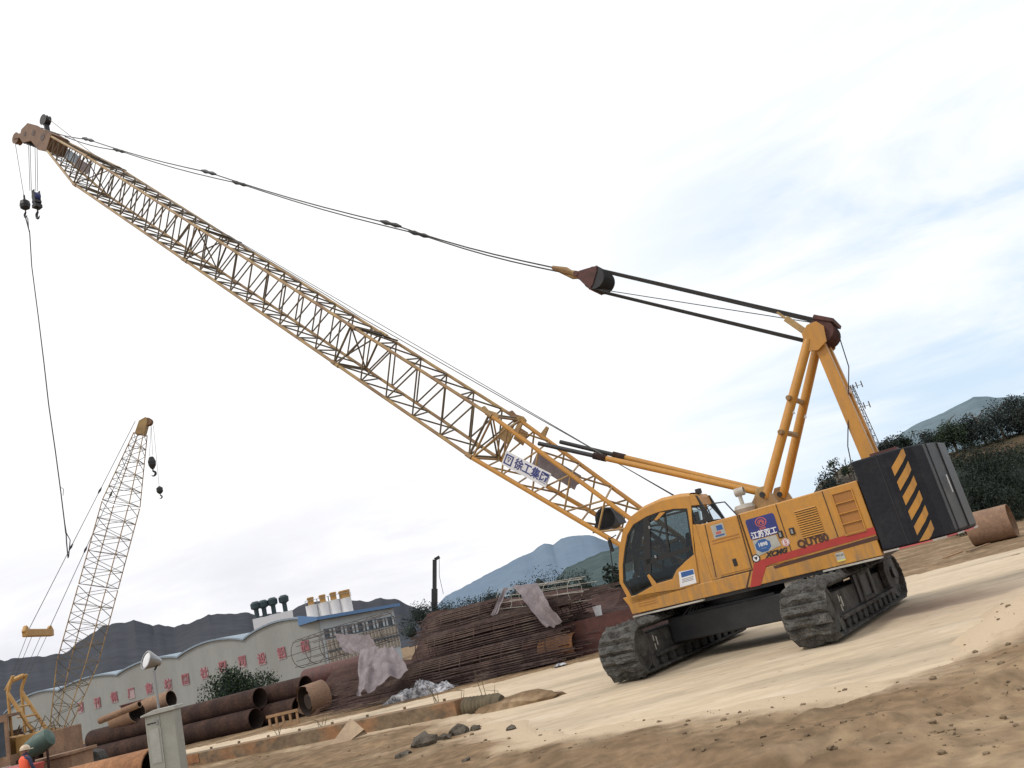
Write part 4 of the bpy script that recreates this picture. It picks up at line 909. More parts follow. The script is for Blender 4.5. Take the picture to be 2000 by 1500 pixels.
for i in (-1, 1):
    q = MB()
    cpt = line(.05) + bnrm * (BH + .02)
    q.prism([(-.3, -.03), (.35, -.03), (.25, .1), (.1, .06), (-.15, .12), (-.28, .08)], i * BW / 2 - .03, i * BW / 2 + .03, f=lambda x, z, y: cpt + boomdir * x + bnrm * z + V(0, y, 0))
    q.build('pin_lug', M['boomy'], base); q = MB()
    lugp = fo_t.lerp(kn_t, .84)
    q.prism([(-.05, 0), (.12, 0), (.06, .3), (-.02, .3)], i * BW / 2 - .03, i * BW / 2 + .03, f=lambda x, z, y: lugp + boomdir * x + bnrm * z + V(0, y, 0))
    q.build('rope_horn', M['boomy'], base)
# joint reinforcement plates under the knee (orange panels)
kp = line(-.35) + bnrm * BH * .72
for y_ in (BW / 2 - .5, -BW / 2 + .1):
    q = MB(); q.prism([(-.2, -.18), (.16, -.16), (.18, .2), (-.16, .2)], y_, y_ + .03, f=lambda x, z, y: kp + boomdir * x + bnrm * z + V(0, y, 0)); q.build('knee_plate', M['boomy'], base)
# walkway plate inside the boom
w0, w1 = sp(1045, 893, .0), sp(1128, 943, .0)
q = MB(); pa, pb = V(w0[0], 0, w0[1]), V(w1[0], 0, w1[1]); dq = (pb - pa).normalized(); nq = V(dq.z, 0, -dq.x)
q.prism([(0, -.20), ((pb - pa).length, -.20), ((pb - pa).length, .20), (0, .20)], -.03, .0, f=lambda x, z, y: pa + dq * x + nq * z + V(0, y, 0)); q.build('catwalk_plate', M['tarp'], base)
# name board on the near face
c1, c2, c3, c4_ = sp(990, 880, .76), sp(1077, 925, .76), sp(1067, 953, .76), sp(982, 905, .76)
bx = (V(c2[0], 0, c2[1]) - V(c1[0], 0, c1[1])); bl = bx.length; bx.normalize(); bz = V(bx.z, 0, -bx.x)
if bz.z < 0: bz = -bz
bc = V((c1[0] + c3[0]) / 2, .78, (c1[1] + c3[1]) / 2); bh = .37
q = MB(); q.prism([(-bl / 2, -bh / 2), (bl / 2, -bh / 2), (bl / 2, bh / 2), (-bl / 2, bh / 2)], -.012, .012, f=lambda x, z, y: bc + bx * x + bz * z + V(0, y, 0)); nb_ = q.build('name_board', M['white'], CRN)
nb_['label'] = 'white board with blue logo and lettering, fixed to the side of the boom'
BM = Matrix(((bx.x, bz.x, 0, bc.x), (0, 0, 1, bc.y + .016), (bx.z, bz.z, 0, bc.z), (0, 0, 0, 1)))
text_mesh('board_lettering', '徐工集团', .285, M['blue'], nb_, BM @ Matrix.Translation((.17, 0, 0)), bold=.006, sx=.92)
q = MB(); lo_ = lambda x, z, y: (BM @ V(x, z, y - .002))
q.strip([(-.66, -.13), (-.42, -.13), (-.42, .13), (-.66, .13)], [(-.625, -.095), (-.455, -.095), (-.455, .095), (-.625, .095)], 0, .004, f=lo_)
q.strip([(-.60, .07), (-.48, .07), (-.54, -.07)], [(-.575, .05), (-.505, .05), (-.54, -.025)], 0, .004, f=lo_); q.build('board_logo', M['blue'], nb_)
# top section tapering to the head
ch, la = MB(), MB()
tt0, tb0 = line(Lb + .06) + bnrm * BH, line(Lb + .06)
tp_t = V(22.35, 0, 25.18); tp_b = V(22.75, 0, 24.72)
tkn = line(Lb + .2) + bnrm * (BH + .0)
def c5(t, i, j):
    T = tt0.lerp(tp_t, t); B_ = tb0.lerp(tp_b, t); return (T if j > 0 else B_) + V(0, i * (BW + (.72 - BW) * t) / 2, 0)
for i in (-1, 1):
    for j in (-1, 1): ch.bar(c5(0, i, j), c5(1, i, j), .05, n=8)
for fi, (p, q_) in enumerate([((-1, -1), (-1, 1)), ((1, -1), (1, 1)), ((-1, 1), (1, 1)), ((-1, -1), (1, -1))]):
    nb = 6
    for k in range(nb):
        t0, t1 = k / nb, (k + 1) / nb; tm = (t0 + t1) / 2
        la.bar(c5(t0, *p), c5(tm, *q_), .018, n=5); la.bar(c5(tm, *q_), c5(t1, *p), .018, n=5)
    la.bar(c5(0, *p), c5(0, *q_), .028)
la.bar(c5(0, -1, -1), c5(0, 1, 1), .022); la.bar(c5(0, 1, -1), c5(0, -1, 1), .022)
top = ch.build('boom_top_section', M['boomy'], CRN, smooth=True); la.build('lacing', M['lace'], top)
for (t, m_) in ((.28, 'tarp'), (.62, 'roofgrey')):
    q = MB(); cc = (c5(t, 1, 1) + c5(t, 1, -1)) / 2 - V(0, .5, 0)
    q.prism([(-.55, -.18), (.55, -.18), (.55, .2), (-.55, .2)], -.01, .01, f=lambda x, z, y: cc + boomdir * x + bnrm * z + V(0, y, 0)); q.build('stiffener_plate', M[m_], top)
# head
hd = MB()
for i in (-1, 1):
    hd.prism([(22.3, 25.25), (22.78, 24.68), (23.3, 25.05), (23.75, 25.75), (24.35, 25.98), (24.55, 26.35), (24.35, 26.66), (23.85, 26.70), (23.2, 26.2)], i * .38 - .03, i * .38 + .03)
hd.prism([(22.3, 25.3), (22.8, 24.75), (23.4, 25.2), (22.9, 25.85)], -.35, .35)
hdo = hd.build('boom_head', M['tipbrown'], CRN, bevel=.01)
for i in (-1, 1):
    for cx_, cz_, rr_ in ((22.9, 25.45, .16), (23.5, 26.0, .13), (24.12, 26.3, .10)):
        q = MB(); q.lathe([(0, rr_), (.012, rr_), (.012, 0)], (cx_, i * .41, cz_), (0, i, 0), 14); q.build('dark_opening_disc', M['stripe_brown'], hdo)  # dark disc on the plate stands in for a shaded cut-out
def sheave(mb, c, r, w_, nn=3):
    prof = [(-w_ * nn / 2, 0)]
    for k in range(nn):
        y0 = -w_ * nn / 2 + k * w_; prof += [(y0, r), (y0 + w_ * .35, r * .84), (y0 + w_ * .65, r * .84)]
    prof += [(w_ * nn / 2, r), (w_ * nn / 2, 0)]; mb.lathe(prof, c, (0, 1, 0), 22)
q = MB(); sheave(q, (24.15, 0, 26.25), .36, .13, 5); q.build('head_sheaves', M['dark'], hdo, smooth=True)
q = MB(); sheave(q, (23.05, .1, 26.50), .24, .12, 2); q.beam((23.0, .1, 26.0), (23.05, .1, 26.5), .2, .08, up=(1, 0, 0)); q.build('top_guide_sheave', M['dark'], hdo, smooth=True)
q = MB(); sheave(q, (25.15, .1, 26.75), .26, .12, 2); q.beam((24.4, .1, 26.5), (25.2, .1, 26.8), .3, .16); q.build('nose_sheave', M['tipbrown'], hdo, smooth=True)
# hoist ropes (parts of the crane)
HB = S3(70, 376, -.1); BL = S3(48, 392, .1)
q = MB()
for k, y in enumerate((-.16, -.10, .08, .12)):
    q.bar((24.25 + .05 * k, y, 26.0), (HB.x + .05 * (k - 1.5), y * .9, HB.z + .05), .012, n=5)
q.build('hoist_rope', M['rope2'], CRN)
q = MB(); q.bar((25.40, .1, 26.7), (BL.x, BL.y, BL.z + .1), .012, n=5); q.build('auxiliary_rope', M['rope2'], CRN)
q = MB(); q.tube([(23.05, .12, 27.0), (20, .12, 22.75 + 1.1), (14, .12, 17.05), (6, .1, 8.7 + .6), (.35, .1, 3.25), (-.5, .1, 2.7)], .013, n=5); 
q = MB()
A_, B_ = S3(100, 262, .1), S3(1325, 972, .1); m_p = S3(700, 617, .1)
q.tube([V(23.05, .12, 26.74), S3(178, 298, .1), S3(300, 372, .1), S3(480, 482, .1), S3(640, 578, .1), m_p + V(0, 0, .0), B_, B_ + (B_ - m_p).normalized() * .8], .013, n=5); q.build('hoist_rope', M['rope2'], CRN)
q = MB(); q.bar(S3(330, 392, -.1), S3(1315, 968, -.1), .011, n=5); q.build('hoist_rope', M['rope2'], CRN)
# black cable drum guard at the foot
q = MB(); fo = S3(1190, 1012, .3); q.lathe([(-.25, 0), (-.25, .26), (.25, .26), (.25, 0)], fo, (0, 1, 0), 18); q.prism([(fo.x - .32, fo.z - .2), (fo.x + .42, fo.z - .25), (fo.x + .12, fo.z + .18), (fo.x - .2, fo.z + .2)], .1, .55); q.build('rope_deflector', M['dark'], CRN, smooth=True)
# backstops
for s in (1, -1):
    a = V(-1.05, .5 * s, 3.02); b = S3(1052, 866, .5) if s > 0 else V(*(lambda t: (t[0], -.5, t[1]))(sp(1094, 863, -.5)))
    q = MB(); q.bar(a, a.lerp(b, .66), .068, n=12); bs = q.build('backstop_strut', M['yellow'], CRN, smooth=True)
    q = MB(); q.bar(a.lerp(b, .66), a.lerp(b, .72), .085, n=12); q.build('strut_collar', M['rust'], bs, smooth=True)
    q = MB(); q.bar(a.lerp(b, .72), a.lerp(b, 1), .055, n=12); q.build('strut_rod', M['dark'], bs, smooth=True)
# --- cab
cabo = empty('cab', (0, 0, 0), 0, CRN)
px_outer = [(1234, 1180), (1224, 1165), (1210, 1138), (1208, 1105), (1209, 1071), (1216, 1037), (1230, 1011), (1255, 994), (1288, 979), (1324, 971), (1346, 969), (1350, 990), (1353, 1040), (1357, 1084), (1365, 1140), (1340, 1150), (1300, 1161), (1260, 1173)]
px_inner = [(1234, 1167), (1228, 1155), (1217, 1138), (1216, 1105), (1220, 1071), (1225, 1045), (1236, 1025), (1262, 1009), (1286, 1000), (1315, 994), (1342, 993), (1344, 1005), (1349, 1040), (1355, 1083), (1338, 1097), (1320, 1116), (1313, 1131), (1282, 1140)]
outer = [sp(*p, Y) for p in px_outer]; inner = [sp(*p, Y) for p in px_inner]
for yy0, yy1, nm in ((Y - .07, Y, 'side_frame'), (.42, .49, 'side_frame')):
    q = MB(); q.strip(outer, inner, yy0, yy1); q.build(nm, M['yellow'], cabo, bevel=.006)
# dark rubber seal inside
inn2 = []
cx = sum(p[0] for p in inner) / len(inner); cz = sum(p[1] for p in inner) / len(inner)
inn2 = [(cx + (x - cx) * .95, cz + (z - cz) * .95) for x, z in inner]
q = MB(); q.strip(inner, inn2, Y - .05, Y - .01); q.build('window_seal', M['rubber'], cabo)
q = MB(); q.prism(inn2, Y - .035, Y - .027); q.build('side_glass', M['glass'], cabo)
q = MB(); q.prism(inn2, .44, .448); q.build('side_glass', M['glass_clear'], cabo)
# door frame uprights and rails (dark)
def cbar(name, a, b, wd, y=Y - .02, m='rubber', th=.03, par=cabo):
    a = V(sp(*a, Y)[0], y, sp(*a, Y)[1]); b = V(sp(*b, Y)[0], y, sp(*b, Y)[1])
    q = MB(); q.beam(a, b, th, wd, up=(0, 1, 0) if False else (b - a).cross(V(0, 1, 0))); return q.build(name, M[m], par)
cbar('door_post', (1262, 1010), (1265, 1120), .16)
cbar('door_post', (1297, 1000), (1306, 1078), .045)
cbar('door_post', (1344, 1000), (1353, 1080), .05)
cbar('door_rail', (1262, 1098), (1352, 1070), .10)
cbar('door_rail', (1266, 1015), (1344, 996), .04)
q = MB()
for px, py in ((1269, 1030), (1281, 1087)): 
    q = MB(); x, z = sp(px, py, Y); q.box((x - .02, Y, z - .03), (x + .02, Y + .03, z + .03)); q.build('door_handle', M['chrome'], cabo)
# lower door panel and its tail piece
q = MB(); pp = [sp(*p, Y) for p in [(1268, 1121), (1276, 1131), (1284, 1141), (1314, 1132), (1322, 1113), (1340, 1096), (1358, 1085), (1366, 1138), (1330, 1150), (1281, 1157), (1264, 1124)]]
q.prism(pp, Y - .02, Y + .014); dp = q.build('door_panel', M['yellow'], cabo, bevel=.005)
q = MB(); pp = [sp(*p, Y) for p in [(1326, 1117), (1355, 1111), (1361, 1138), (1329, 1147)]]; q.prism(pp, Y + .014, Y + .018); s2_ = q.build('door_sticker', M['white'], dp)
q = MB(); pp = [sp(*p, Y) for p in [(1330, 1118), (1354, 1112), (1356, 1121), (1332, 1128)]]; q.prism(pp, Y + .018, Y + .021); q.build('sticker_print', M['blue2'], s2_)
q = MB()
for k in range(3): 
    pp = [sp(*p, Y) for p in [(1333, 1131 + k * 3), (1355, 1125 + k * 3), (1355, 1126 + k * 3), (1333, 1132 + k * 3)]]; q.prism(pp, Y + .018, Y + .020)
q.build('sticker_lines', M['cagebar'], s2_)
q = MB(); pp = [sp(*p, Y) for p in [(1289, 1001), (1300, 1000), (1284, 1016), (1278, 1016)]]; q.prism(pp, Y - .01, Y + .02); q.build('eyebrow_trim', M['yellow'], cabo)
q = MB(); q.prism([(.222, 1.50), (.222, 2.69), (.30, 2.72), (.36, 2.3), (.56, 1.50)], .9, Y - .012); q.build('rear_pillar', M['yellow'], cabo)
# roof (crowned), front strip, rear wall with window
ro_pts = [sp(*p, Y) for p in [(1216, 1037), (1230, 1011), (1255, 994), (1288, 979), (1324, 971), (1346, 969)]]
q = MB()
yy = [Y, Y - .06, Y - .2, .9, .62, .48, .42]; hh = [0, .045, .075, .08, .075, .045, 0]
vs = []; n_ = len(ro_pts)
for j, y in enumerate(yy):
    for i, (x, z) in enumerate(ro_pts): k = min(1, i / 2); vs.append(V(x, y, z + hh[j] * k))
q.add(vs, [(j * n_ + i, j * n_ + i + 1, (j + 1) * n_ + i + 1, (j + 1) * n_ + i) for j in range(len(yy) - 1) for i in range(n_ - 1)])
q.build('roof', M['yellow'], cabo, smooth=True)
xr0, zr0 = sp(1346, 969, Y)
xr1, zr1 = sp(1390, 1018, Y)
# rear wall: slopes back from roof to housing
rx = sp(1365, 1140, Y)[0]
q = MB()
rp = [(.17, 3.30), (.10, 3.32), (-.04, 3.22), (-.14, 2.69), (.22, 2.69), (.30, 3.06)]
q.strip([(.22, 3.30), (.02, 3.27), (-.16, 2.68), (.24, 2.68)], [(.215, 3.05), (.06, 3.06), (-.07, 2.76), (.20, 2.74)], Y - .10, Y - .02); q.build('rear_quarter_frame', M['rubber'], cabo); q = MB(); q.strip([(.22, 3.30), (.02, 3.27), (-.16, 2.68), (.24, 2.68)], [(.20, 3.05), (.06, 3.05), (-.07, 2.76), (.19, 2.74)], .42, .5)
q.build('rear_quarter_frame', M['rubber'], cabo)
q = MB(); q.prism([(.225, 3.31), (.225, 3.10), (.07, 3.07), (-.0, 3.06), (.03, 3.24), (.09, 3.325)], Y - .12, Y - .004); q.prism([(.225, 3.31), (.225, 3.10), (.07, 3.07), (-.0, 3.06), (.03, 3.24), (.09, 3.325)], .42, Y - .12)
q.build('rear_roof_edge', M['yellow'], cabo, bevel=.01)
q = MB(); q.prism([(.20, 3.05), (.06, 3.05), (-.07, 2.76), (.19, 2.74)], Y - .07, Y - .062); q.build('rear_quarter_glass', M['glass_clear'], cabo)
q = MB(); q.quad((.03, Y - .1, 3.1), (-.13, Y - .1, 2.7), (-.13, .5, 2.7), (.03, .5, 3.1)); q.build('rear_glass', M['glass_clear'], cabo)
q = MB(); q.box((.20, .45, 1.52), (.26, Y - .06, 2.66)); q.build('rear_wall', M['cabin_in'], cabo)
q = MB(); q.box((.3, .46, 1.42), (2.1, Y - .08, 1.53)); q.build('floor', M['cabin_in'], cabo)
fr_pts = [sp(*p, Y) for p in [(1222, 1150), (1210, 1120), (1209, 1071), (1216, 1037)]]
q = MB(); 
for (x, z), (x2, z2) in zip(fr_pts, fr_pts[1:]): q.quad((x - .02, Y - .04, z), (x2 - .02, Y - .04, z2), (x2 - .02, .46, z2), (x - .02, .46, z))
q.build('windscreen', M['glass_clear'], cabo)
# interior: seat, console
q = MB(); q.box((.55, .62, 1.62), (1.05, 1.12, 1.82)); q.beam((.62, .87, 1.8), (.42, .87, 2.55), .5, .14, up=(0, 1, 0)); q.box((.36, .72, 2.5), (.5, 1.02, 2.75)); q.build('operator_seat', M['seat'], cabo, bevel=.05)
q = MB(); q.box((.9, 1.05, 1.53), (1.3, 1.25, 2.0)); q.box((1.45, .55, 1.53), (1.9, 1.2, 1.95)); q.bar((1.4, .9, 1.9), (1.32, .9, 2.25), .02); q.build('console', M['cabin_in'], cabo, bevel=.03)
q = MB(); q.prism([(.36, 3.0), (.62, 3.0), (.5, 2.5), (.4, 2.45)], .5, .53); q.build('rolled_curtain', M['yellow2'], cabo)
q = MB(); q.box((1.9, .52, 1.55), (2.1, 1.25, 1.95)); q.build('dusty_lower_screen', M['dirtywhite'], cabo)
# mirror + wiper in front, roof lamp
q = MB(); q.bar((2.05, Y - .02, 2.95), (2.22, Y + .02, 2.9), .015); q.bar((2.22, Y + .02, 2.95), (2.36, Y + .0, 2.15), .012); q.bar((2.36, Y, 2.15), (2.24, Y - .02, 2.1), .012); q.box((2.20, Y - .02, 2.62), (2.25, Y + .08, 2.88)); q.build('rear_view_mirror', M['rubber'], cabo)
q = MB(); q.box((.02, .9, 3.33), (.12, 1.05, 3.43)); q.build('roof_lamp', M['dark'], cabo)
# handrails behind the cab
for (x0, y0) in ((-.18, 1.28), (-.18, .98)):
    q = MB(); q.tube([(x0 + .02, y0, 2.6), (x0 + .08, y0, 2.98), (x0 - .05, y0, 3.02), (x0 - .32, y0, 2.98), (x0 - .5, y0, 2.62)] if y0 > 1.1 else [(x0 + .1, y0, 2.6), (x0 + .2, y0, 2.9), (x0 + .05, y0, 2.96), (x0 - .1, y0, 2.62)], .016, n=6); q.build('handrail', M['dark'], CRN)
# white air cleaner + horn
p = S3(1457, 1000, .9)
q = MB(); q.lathe([(0, 0), (0, .19), (.10, .23), (.18, .19), (.2, 0)], (p.x, .9, 2.66), (0, 0, 1), 18); q.bar((p.x + .02, .9, 2.85), (p.x + .02, .9, 3.1), .05); q.lathe([(-.1, .09), (.1, .09)], (p.x, .9, 3.12), (1, 0, 0), 10); q.build('air_intake', M['dirtywhite'], CRN, smooth=True)
q = MB(); q.tube([(-.9, .7, 2.66), (-.95, .5, 2.9), (-1.0, .1, 2.85)], .03); q.lathe([(-.4, .0), (-.4, .35), (.4, .35), (.4, 0)], (-.6, 0, 2.3), (0, 1, 0), 20); q.build('hoist_winch', M['dark'], CRN)

# ------------------------------------------------------------------ hook block, ball and sling (hang from the crane)
CM = Matrix.Translation(O) @ Matrix.Rotation(RZ, 4, 'Z')
def hookcurve(mb, p, s, mi=0):
    pts = [p + V(0, 0, 0), p + V(0, 0, -.25 * s)]
    for k in range(9):
        a = rad(90 - k * 30); pts.append(p + V(.0 + .16 * s * math.cos(a), 0, -.42 * s + .16 * s * math.sin(a)))
    mb.tube(pts, [.05 * s] * 2 + [.06 * s, .07 * s, .08 * s, .08 * s, .08 * s, .07 * s, .055 * s, .04 * s, .02 * s], n=8, mi=mi)
hb = empty('hook_block', CM @ HB, RZ); hb.scale = (.6, .6, .8); tag(hb, 'dark multi-sheave hook block hanging from the tip of the large boom', 'hook block')
q = MB()
for y in (-.2, .2): q.box((-.17, y - .025, -.85), (.17, y + .025, .1))
q.box((-.2, -.24, -.65), (.2, .24, -.5)); q.box((-.22, -.26, -.95), (.22, .26, -.75)); q.build('cheek_plates', M['dark'], hb, bevel=.01)
q = MB(); sheave(q, (0, 0, -.25), .25, .1, 4); q.build('sheaves', M['blue'], hb, smooth=True)
q = MB(); hookcurve(q, V(0, 0, -.9), 1.15); q.build('hook', M['dark'], hb, smooth=True)
bb = empty('headache_ball', CM @ BL, RZ); bb.scale = (.72, .72, .85); tag(bb, 'black weight ball at the end of the outermost rope', 'ball weight')
q = MB(); q.lathe([(.35, 0), (.33, .05), (.1, .06), (0, .14), (-.05, .26), (-.25, .30), (-.42, .26), (-.5, .12), (-.5, 0)], (0, 0, 0), (0, 0, 1), 8); q.build('weight', M['dark'], bb)
q = MB(); hookcurve(q, V(0, 0, -.48), .8); q.build('hook', M['dark'], bb, smooth=True)
sl_ = empty('lifting_sling', CM @ (BL + V(0, 0, -.95)), RZ); tag(sl_, 'long black lifting rope with looped ends hanging under the weight ball', 'sling')
def SL(px, py): return S3(px, py, .1) - (BL + V(0, 0, -.95))
path = [(50, 425), (58, 455), (62, 520), (75, 620), (86, 710), (95, 790), (108, 880), (118, 955), (126, 1020), (129, 1042)]
q = MB(); q.tube([SL(*a) for a in path], [.025, .022, .020, .02, .022, .022, .022, .022, .022, .03], n=6)
q.build('rope', M['rope'], sl_)
q = MB(); q.tube([SL(119, 952), SL(124, 955), SL(123, 968)], .012, n=5); q.tube([SL(54, 425), SL(56, 447), SL(58, 452)], .02, n=5); q.build('eye_splice', M['rope'], sl_)
q = MB(); q.tube([SL(129, 1040), SL(137, 1055), SL(134, 1088)], .018, n=5); q.tube([SL(129, 1040), SL(130, 1060), SL(133, 1090)], .022, n=5); q.build('end_loop', M['rope'], sl_)

# ------------------------------------------------------------------ SECOND CRANE (left, far)
DC2 = 40.; AZ2 = rad(84)
d2v = V(math.sin(AZ2), math.cos(AZ2), 0); n2v = V(-math.cos(AZ2), math.sin(AZ2), 0)
O2 = at_dist(100, 1452, DC2); O2.z = 0
C2 = empty('crawler_crane', O2, math.atan2(d2v.y, d2v.x)); tag(C2, 'smaller weathered yellow lattice boom crane in the distance at the left edge', 'crawler crane')
def c2p(px, py, y=0):
    r = on_plane(px, py, O2 + n2v * y, n2v); return V((r - O2).dot(d2v), y, r.z)
foot, ctop = c2p(112, 1440), c2p(280, 828); ax2 = (ctop - foot).normalized(); nr2 = V(-ax2.z, 0, ax2.x)
if nr2.x > 0: nr2 = -nr2
Ltot = (ctop - foot).length
print('C2', foot, ctop, Ltot, O2)
def seg2(name, t0, t1, w0, w1, bays, par=C2):
    ch, la = MB(), MB()
    A, B = foot + ax2 * Ltot * t0, foot + ax2 * Ltot * t1
    def c(t, i, j): return A.lerp(B, t) + V(0, 1, 0) * i * (w0 + (w1 - w0) * t) / 2 + nr2 * j * (w0 + (w1 - w0) * t) / 2
    for i in (-1, 1):
        for j in (-1, 1): ch.bar(c(0, i, j), c(1, i, j), .022, n=6)
    for p, q_ in [((-1, -1), (-1, 1)), ((1, -1), (1, 1)), ((-1, 1), (1, 1)), ((-1, -1), (1, -1))]:
        for k in range(bays):
            t_0, t_1 = k / bays, (k + 1) / bays; tm = (t_0 + t_1) / 2
            la.bar(c(t_0, *p), c(tm, *q_), .014, n=4); la.bar(c(tm, *q_), c(t_1, *p), .014, n=4)
            la.bar(c(t_0, *p), c(t_0, *q_), .014, n=4)
    o = ch.build('boom_section', M['boomy'], par); la.build('lacing', M['lace'], o)
seg2('', .03, .22, .55, 1.15, 3); seg2('', .225, .45, 1.15, 1.15, 4); seg2('', .455, .72, 1.15, 1.15, 5); seg2('', .725, .965, 1.15, .42, 5)
q = MB(); q.prism([(-.2, -.5), (.2, -.5), (.2, .15), (.08, .3), (-.16, .1)], -.16, .16, f=lambda x, z, y: ctop + ax2 * z - nr2 * x + V(0, y, 0)); hd2 = q.build('boom_head', M['boomy'], C2)
q = MB(); sheave(q, ctop - nr2 * .2 + ax2 * .12, .17, .08, 3); q.build('head_sheaves', M['tipbrown'], hd2)
for y in (-.8, .8):
    q = MB(); bp = c2p(75, 1232, 0) + V(0, y, 0); q.bar(ctop + V(0, y * .5, 0) + nr2 * .2, bp, .013, n=4); q.build('pendant_rope', M['rope'], C2)
    for t in (.35, .62):
        q = MB(); c_ = (ctop + V(0, y * .5, 0) + nr2 * .2).lerp(bp, t); dd = (bp - ctop).normalized(); q.tube([c_ - dd * .15, c_, c_ + dd * .15], [.02, .05, .02], n=6); q.build('pendant_socket', M['dark'], C2)
bp = c2p(75, 1236); gt2 = c2p(40, 1318)
q = MB(); q.beam(bp + V(0, -1.1, 0), bp + V(0, 1.1, 0), .2, .3); q.beam(bp + V(0, -1.1, 0), bp + V(0, -.9, .25), .16, .2); q.beam(bp + V(0, 1.1, 0), bp + V(0, .9, .25), .16, .2); q.build('bridle_block', M['ochre'], C2, bevel=.04)
for y in (-.8, -.4, .3, .8):
    q = MB(); q.bar(bp + V(0, y, 0), gt2 + V(0, y * .8, 0), .01, n=4); q.build('luffing_rope', M['rope2'], C2)
gl1, gl2 = c2p(80, 1428), c2p(48, 1432); gk = c2p(30, 1352)
for y in (-.55, .45):
    Yv = V(0, y, 0)
    q = MB(); q.tube([gt2 + Yv, gk + Yv + V(.05, 0, .2), gk + Yv], .07, n=6); q.bar(gk + Yv, gl1 + Yv, .075); q.bar(gk + Yv, gl2 + Yv - V(.2, 0, 0), .06); q.build('gantry_leg', M['ochre'], C2)
q = MB(); q.tube([c2p(10, 1348, .3), c2p(22, 1330, .3), c2p(42, 1321, .3), c2p(48, 1318, .3)], [.04, .10, .10, .06], n=8); q.build('gantry_head', M['ochre'], C2)
for t in (.35, .6):
    q = MB(); q.bar(gk.lerp(gl1, t) + V(0, -.55, 0), gk.lerp(gl1, t) + V(0, .45, 0), .04); q.bar(gk.lerp(gl1, t), gk.lerp(gl2, t) - V(.15, 0, 0), .03); q.build('gantry_cross_bar', M['ochre'], C2)
# body
bw = 1.2
xb0, xb1 = c2p(-60, 1420, -bw).x, c2p(128, 1445, -bw).x
q = MB(); q.box((xb0, -bw, .95), (xb1 - 1.2, bw, 1.25)); q.box((xb0 - .6, -bw, 1.0), (xb0 + .8, bw, 2.4)); q.build('deck', M['rust'], C2, bevel=.03)
q = MB(); q.box((-.9, -.9, 1.25), (.1, .5, 2.1)); q.lathe([(-.5, 0), (-.5, .42), (.5, .42), (.5, 0)], (-1.4, 0, 1.75), (0, 1, 0), 16); q.build('winch_housing', M['ochre'], C2, bevel=.05)
q = MB(); q.box((.1, -.9, .9), (.95, .6, 2.0)); q.build('front_housing', M['rust_tan'], C2, bevel=.04)
q = MB()
rnd = random.Random(5)
for k in range(26):
    a = V(rnd.uniform(-2.2, .3), rnd.uniform(-1, .3), 2.0 + rnd.uniform(-.2, .2)); q.tube([a, a + V(rnd.uniform(-.3, .3), rnd.uniform(-.2, .2), rnd.uniform(.1, .5)), a + V(rnd.uniform(-.5, .5), rnd.uniform(-.3, .3), rnd.uniform(0, .3))], .02, n=4)
q.build('hose_tangle', M['lace'], C2)
cx_ = c2p(5, 1420, -1.0).x
q = MB(); q.strip([(cx_ - 1.0, 1.0), (cx_ + .5, 1.0), (cx_ + .5, 2.9), (cx_ - 1.0, 2.9)], [(cx_ - .9, 1.5), (cx_ + .38, 1.5), (cx_ + .38, 2.75), (cx_ - .9, 2.75)], -1.6, -1.5); q.box((cx_ - 1.0, -1.6, 2.9), (cx_ + .5, -.6, 3.0)); q.box((cx_ - 1, -1.5, 1.0), (cx_ + .5, -.6, 1.5)); c2c = q.build('cab', M['rust_tan'], C2)
q = MB(); q.box((cx_ - .9, -1.56, 1.5), (cx_ + .38, -1.54, 2.75)); q.build('cab_window', M['winb'], c2c)
for y in (-1.3, 1.3):
    q = MB()
    pr = []
    for k in range(32):
        x, z, a = stadium(k / 32, 2.0, .42); pr.append((x - 1, z + .02))
    q.prism(pr, y - .35, y + .35); q.build('crawler_track', M['trackside'], C2)
# hooks of crane 2
h2p = c2p(297, 905, 0); b2p = c2p(312, 958, -.1)
q = MB()
for dx in (-.07, .07): q.bar(ctop - nr2 * .35, h2p + V(dx, 0, .35), .008, n=4)
q.build('hoist_rope', M['rope2'], C2)
q = MB(); q.bar(ctop - nr2 * .45, b2p + V(0, 0, .2), .008, n=4); q.build('auxiliary_rope', M['rope2'], C2)
M2 = Matrix.Translation(O2) @ Matrix.Rotation(math.atan2(d2v.y, d2v.x), 4, 'Z')
e = empty('hook_block', M2 @ h2p); tag(e, 'small dark teardrop hook block below the distant crane boom', 'hook block'); e.scale = (.8, .8, .8)
q = MB(); q.lathe([(.38, 0), (.36, .12), (.1, .22), (-.1, .2), (-.3, .1), (-.34, 0)], (0, 0, 0), (0, 0, 1), 8); q.build('cheek_plates', M['dark'], e)
q = MB(); hookcurve(q, V(0, 0, -.25), .8); q.build('hook', M['dark'], e)
e = empty('headache_ball', M2 @ b2p); tag(e, 'tiny black ball hook on the longest rope of the distant crane', 'ball weight')
q = MB(); q.lathe([(.2, 0), (.18, .05), (.1, .14), (-.05, .14), (-.15, .05), (-.16, 0)], (0, 0, 0), (0, 0, 1), 8); q.build('weight', M['dark'], e)
q = MB(); hookcurve(q, V(0, 0, -.12), .4); q.build('hook', M['dark'], e)

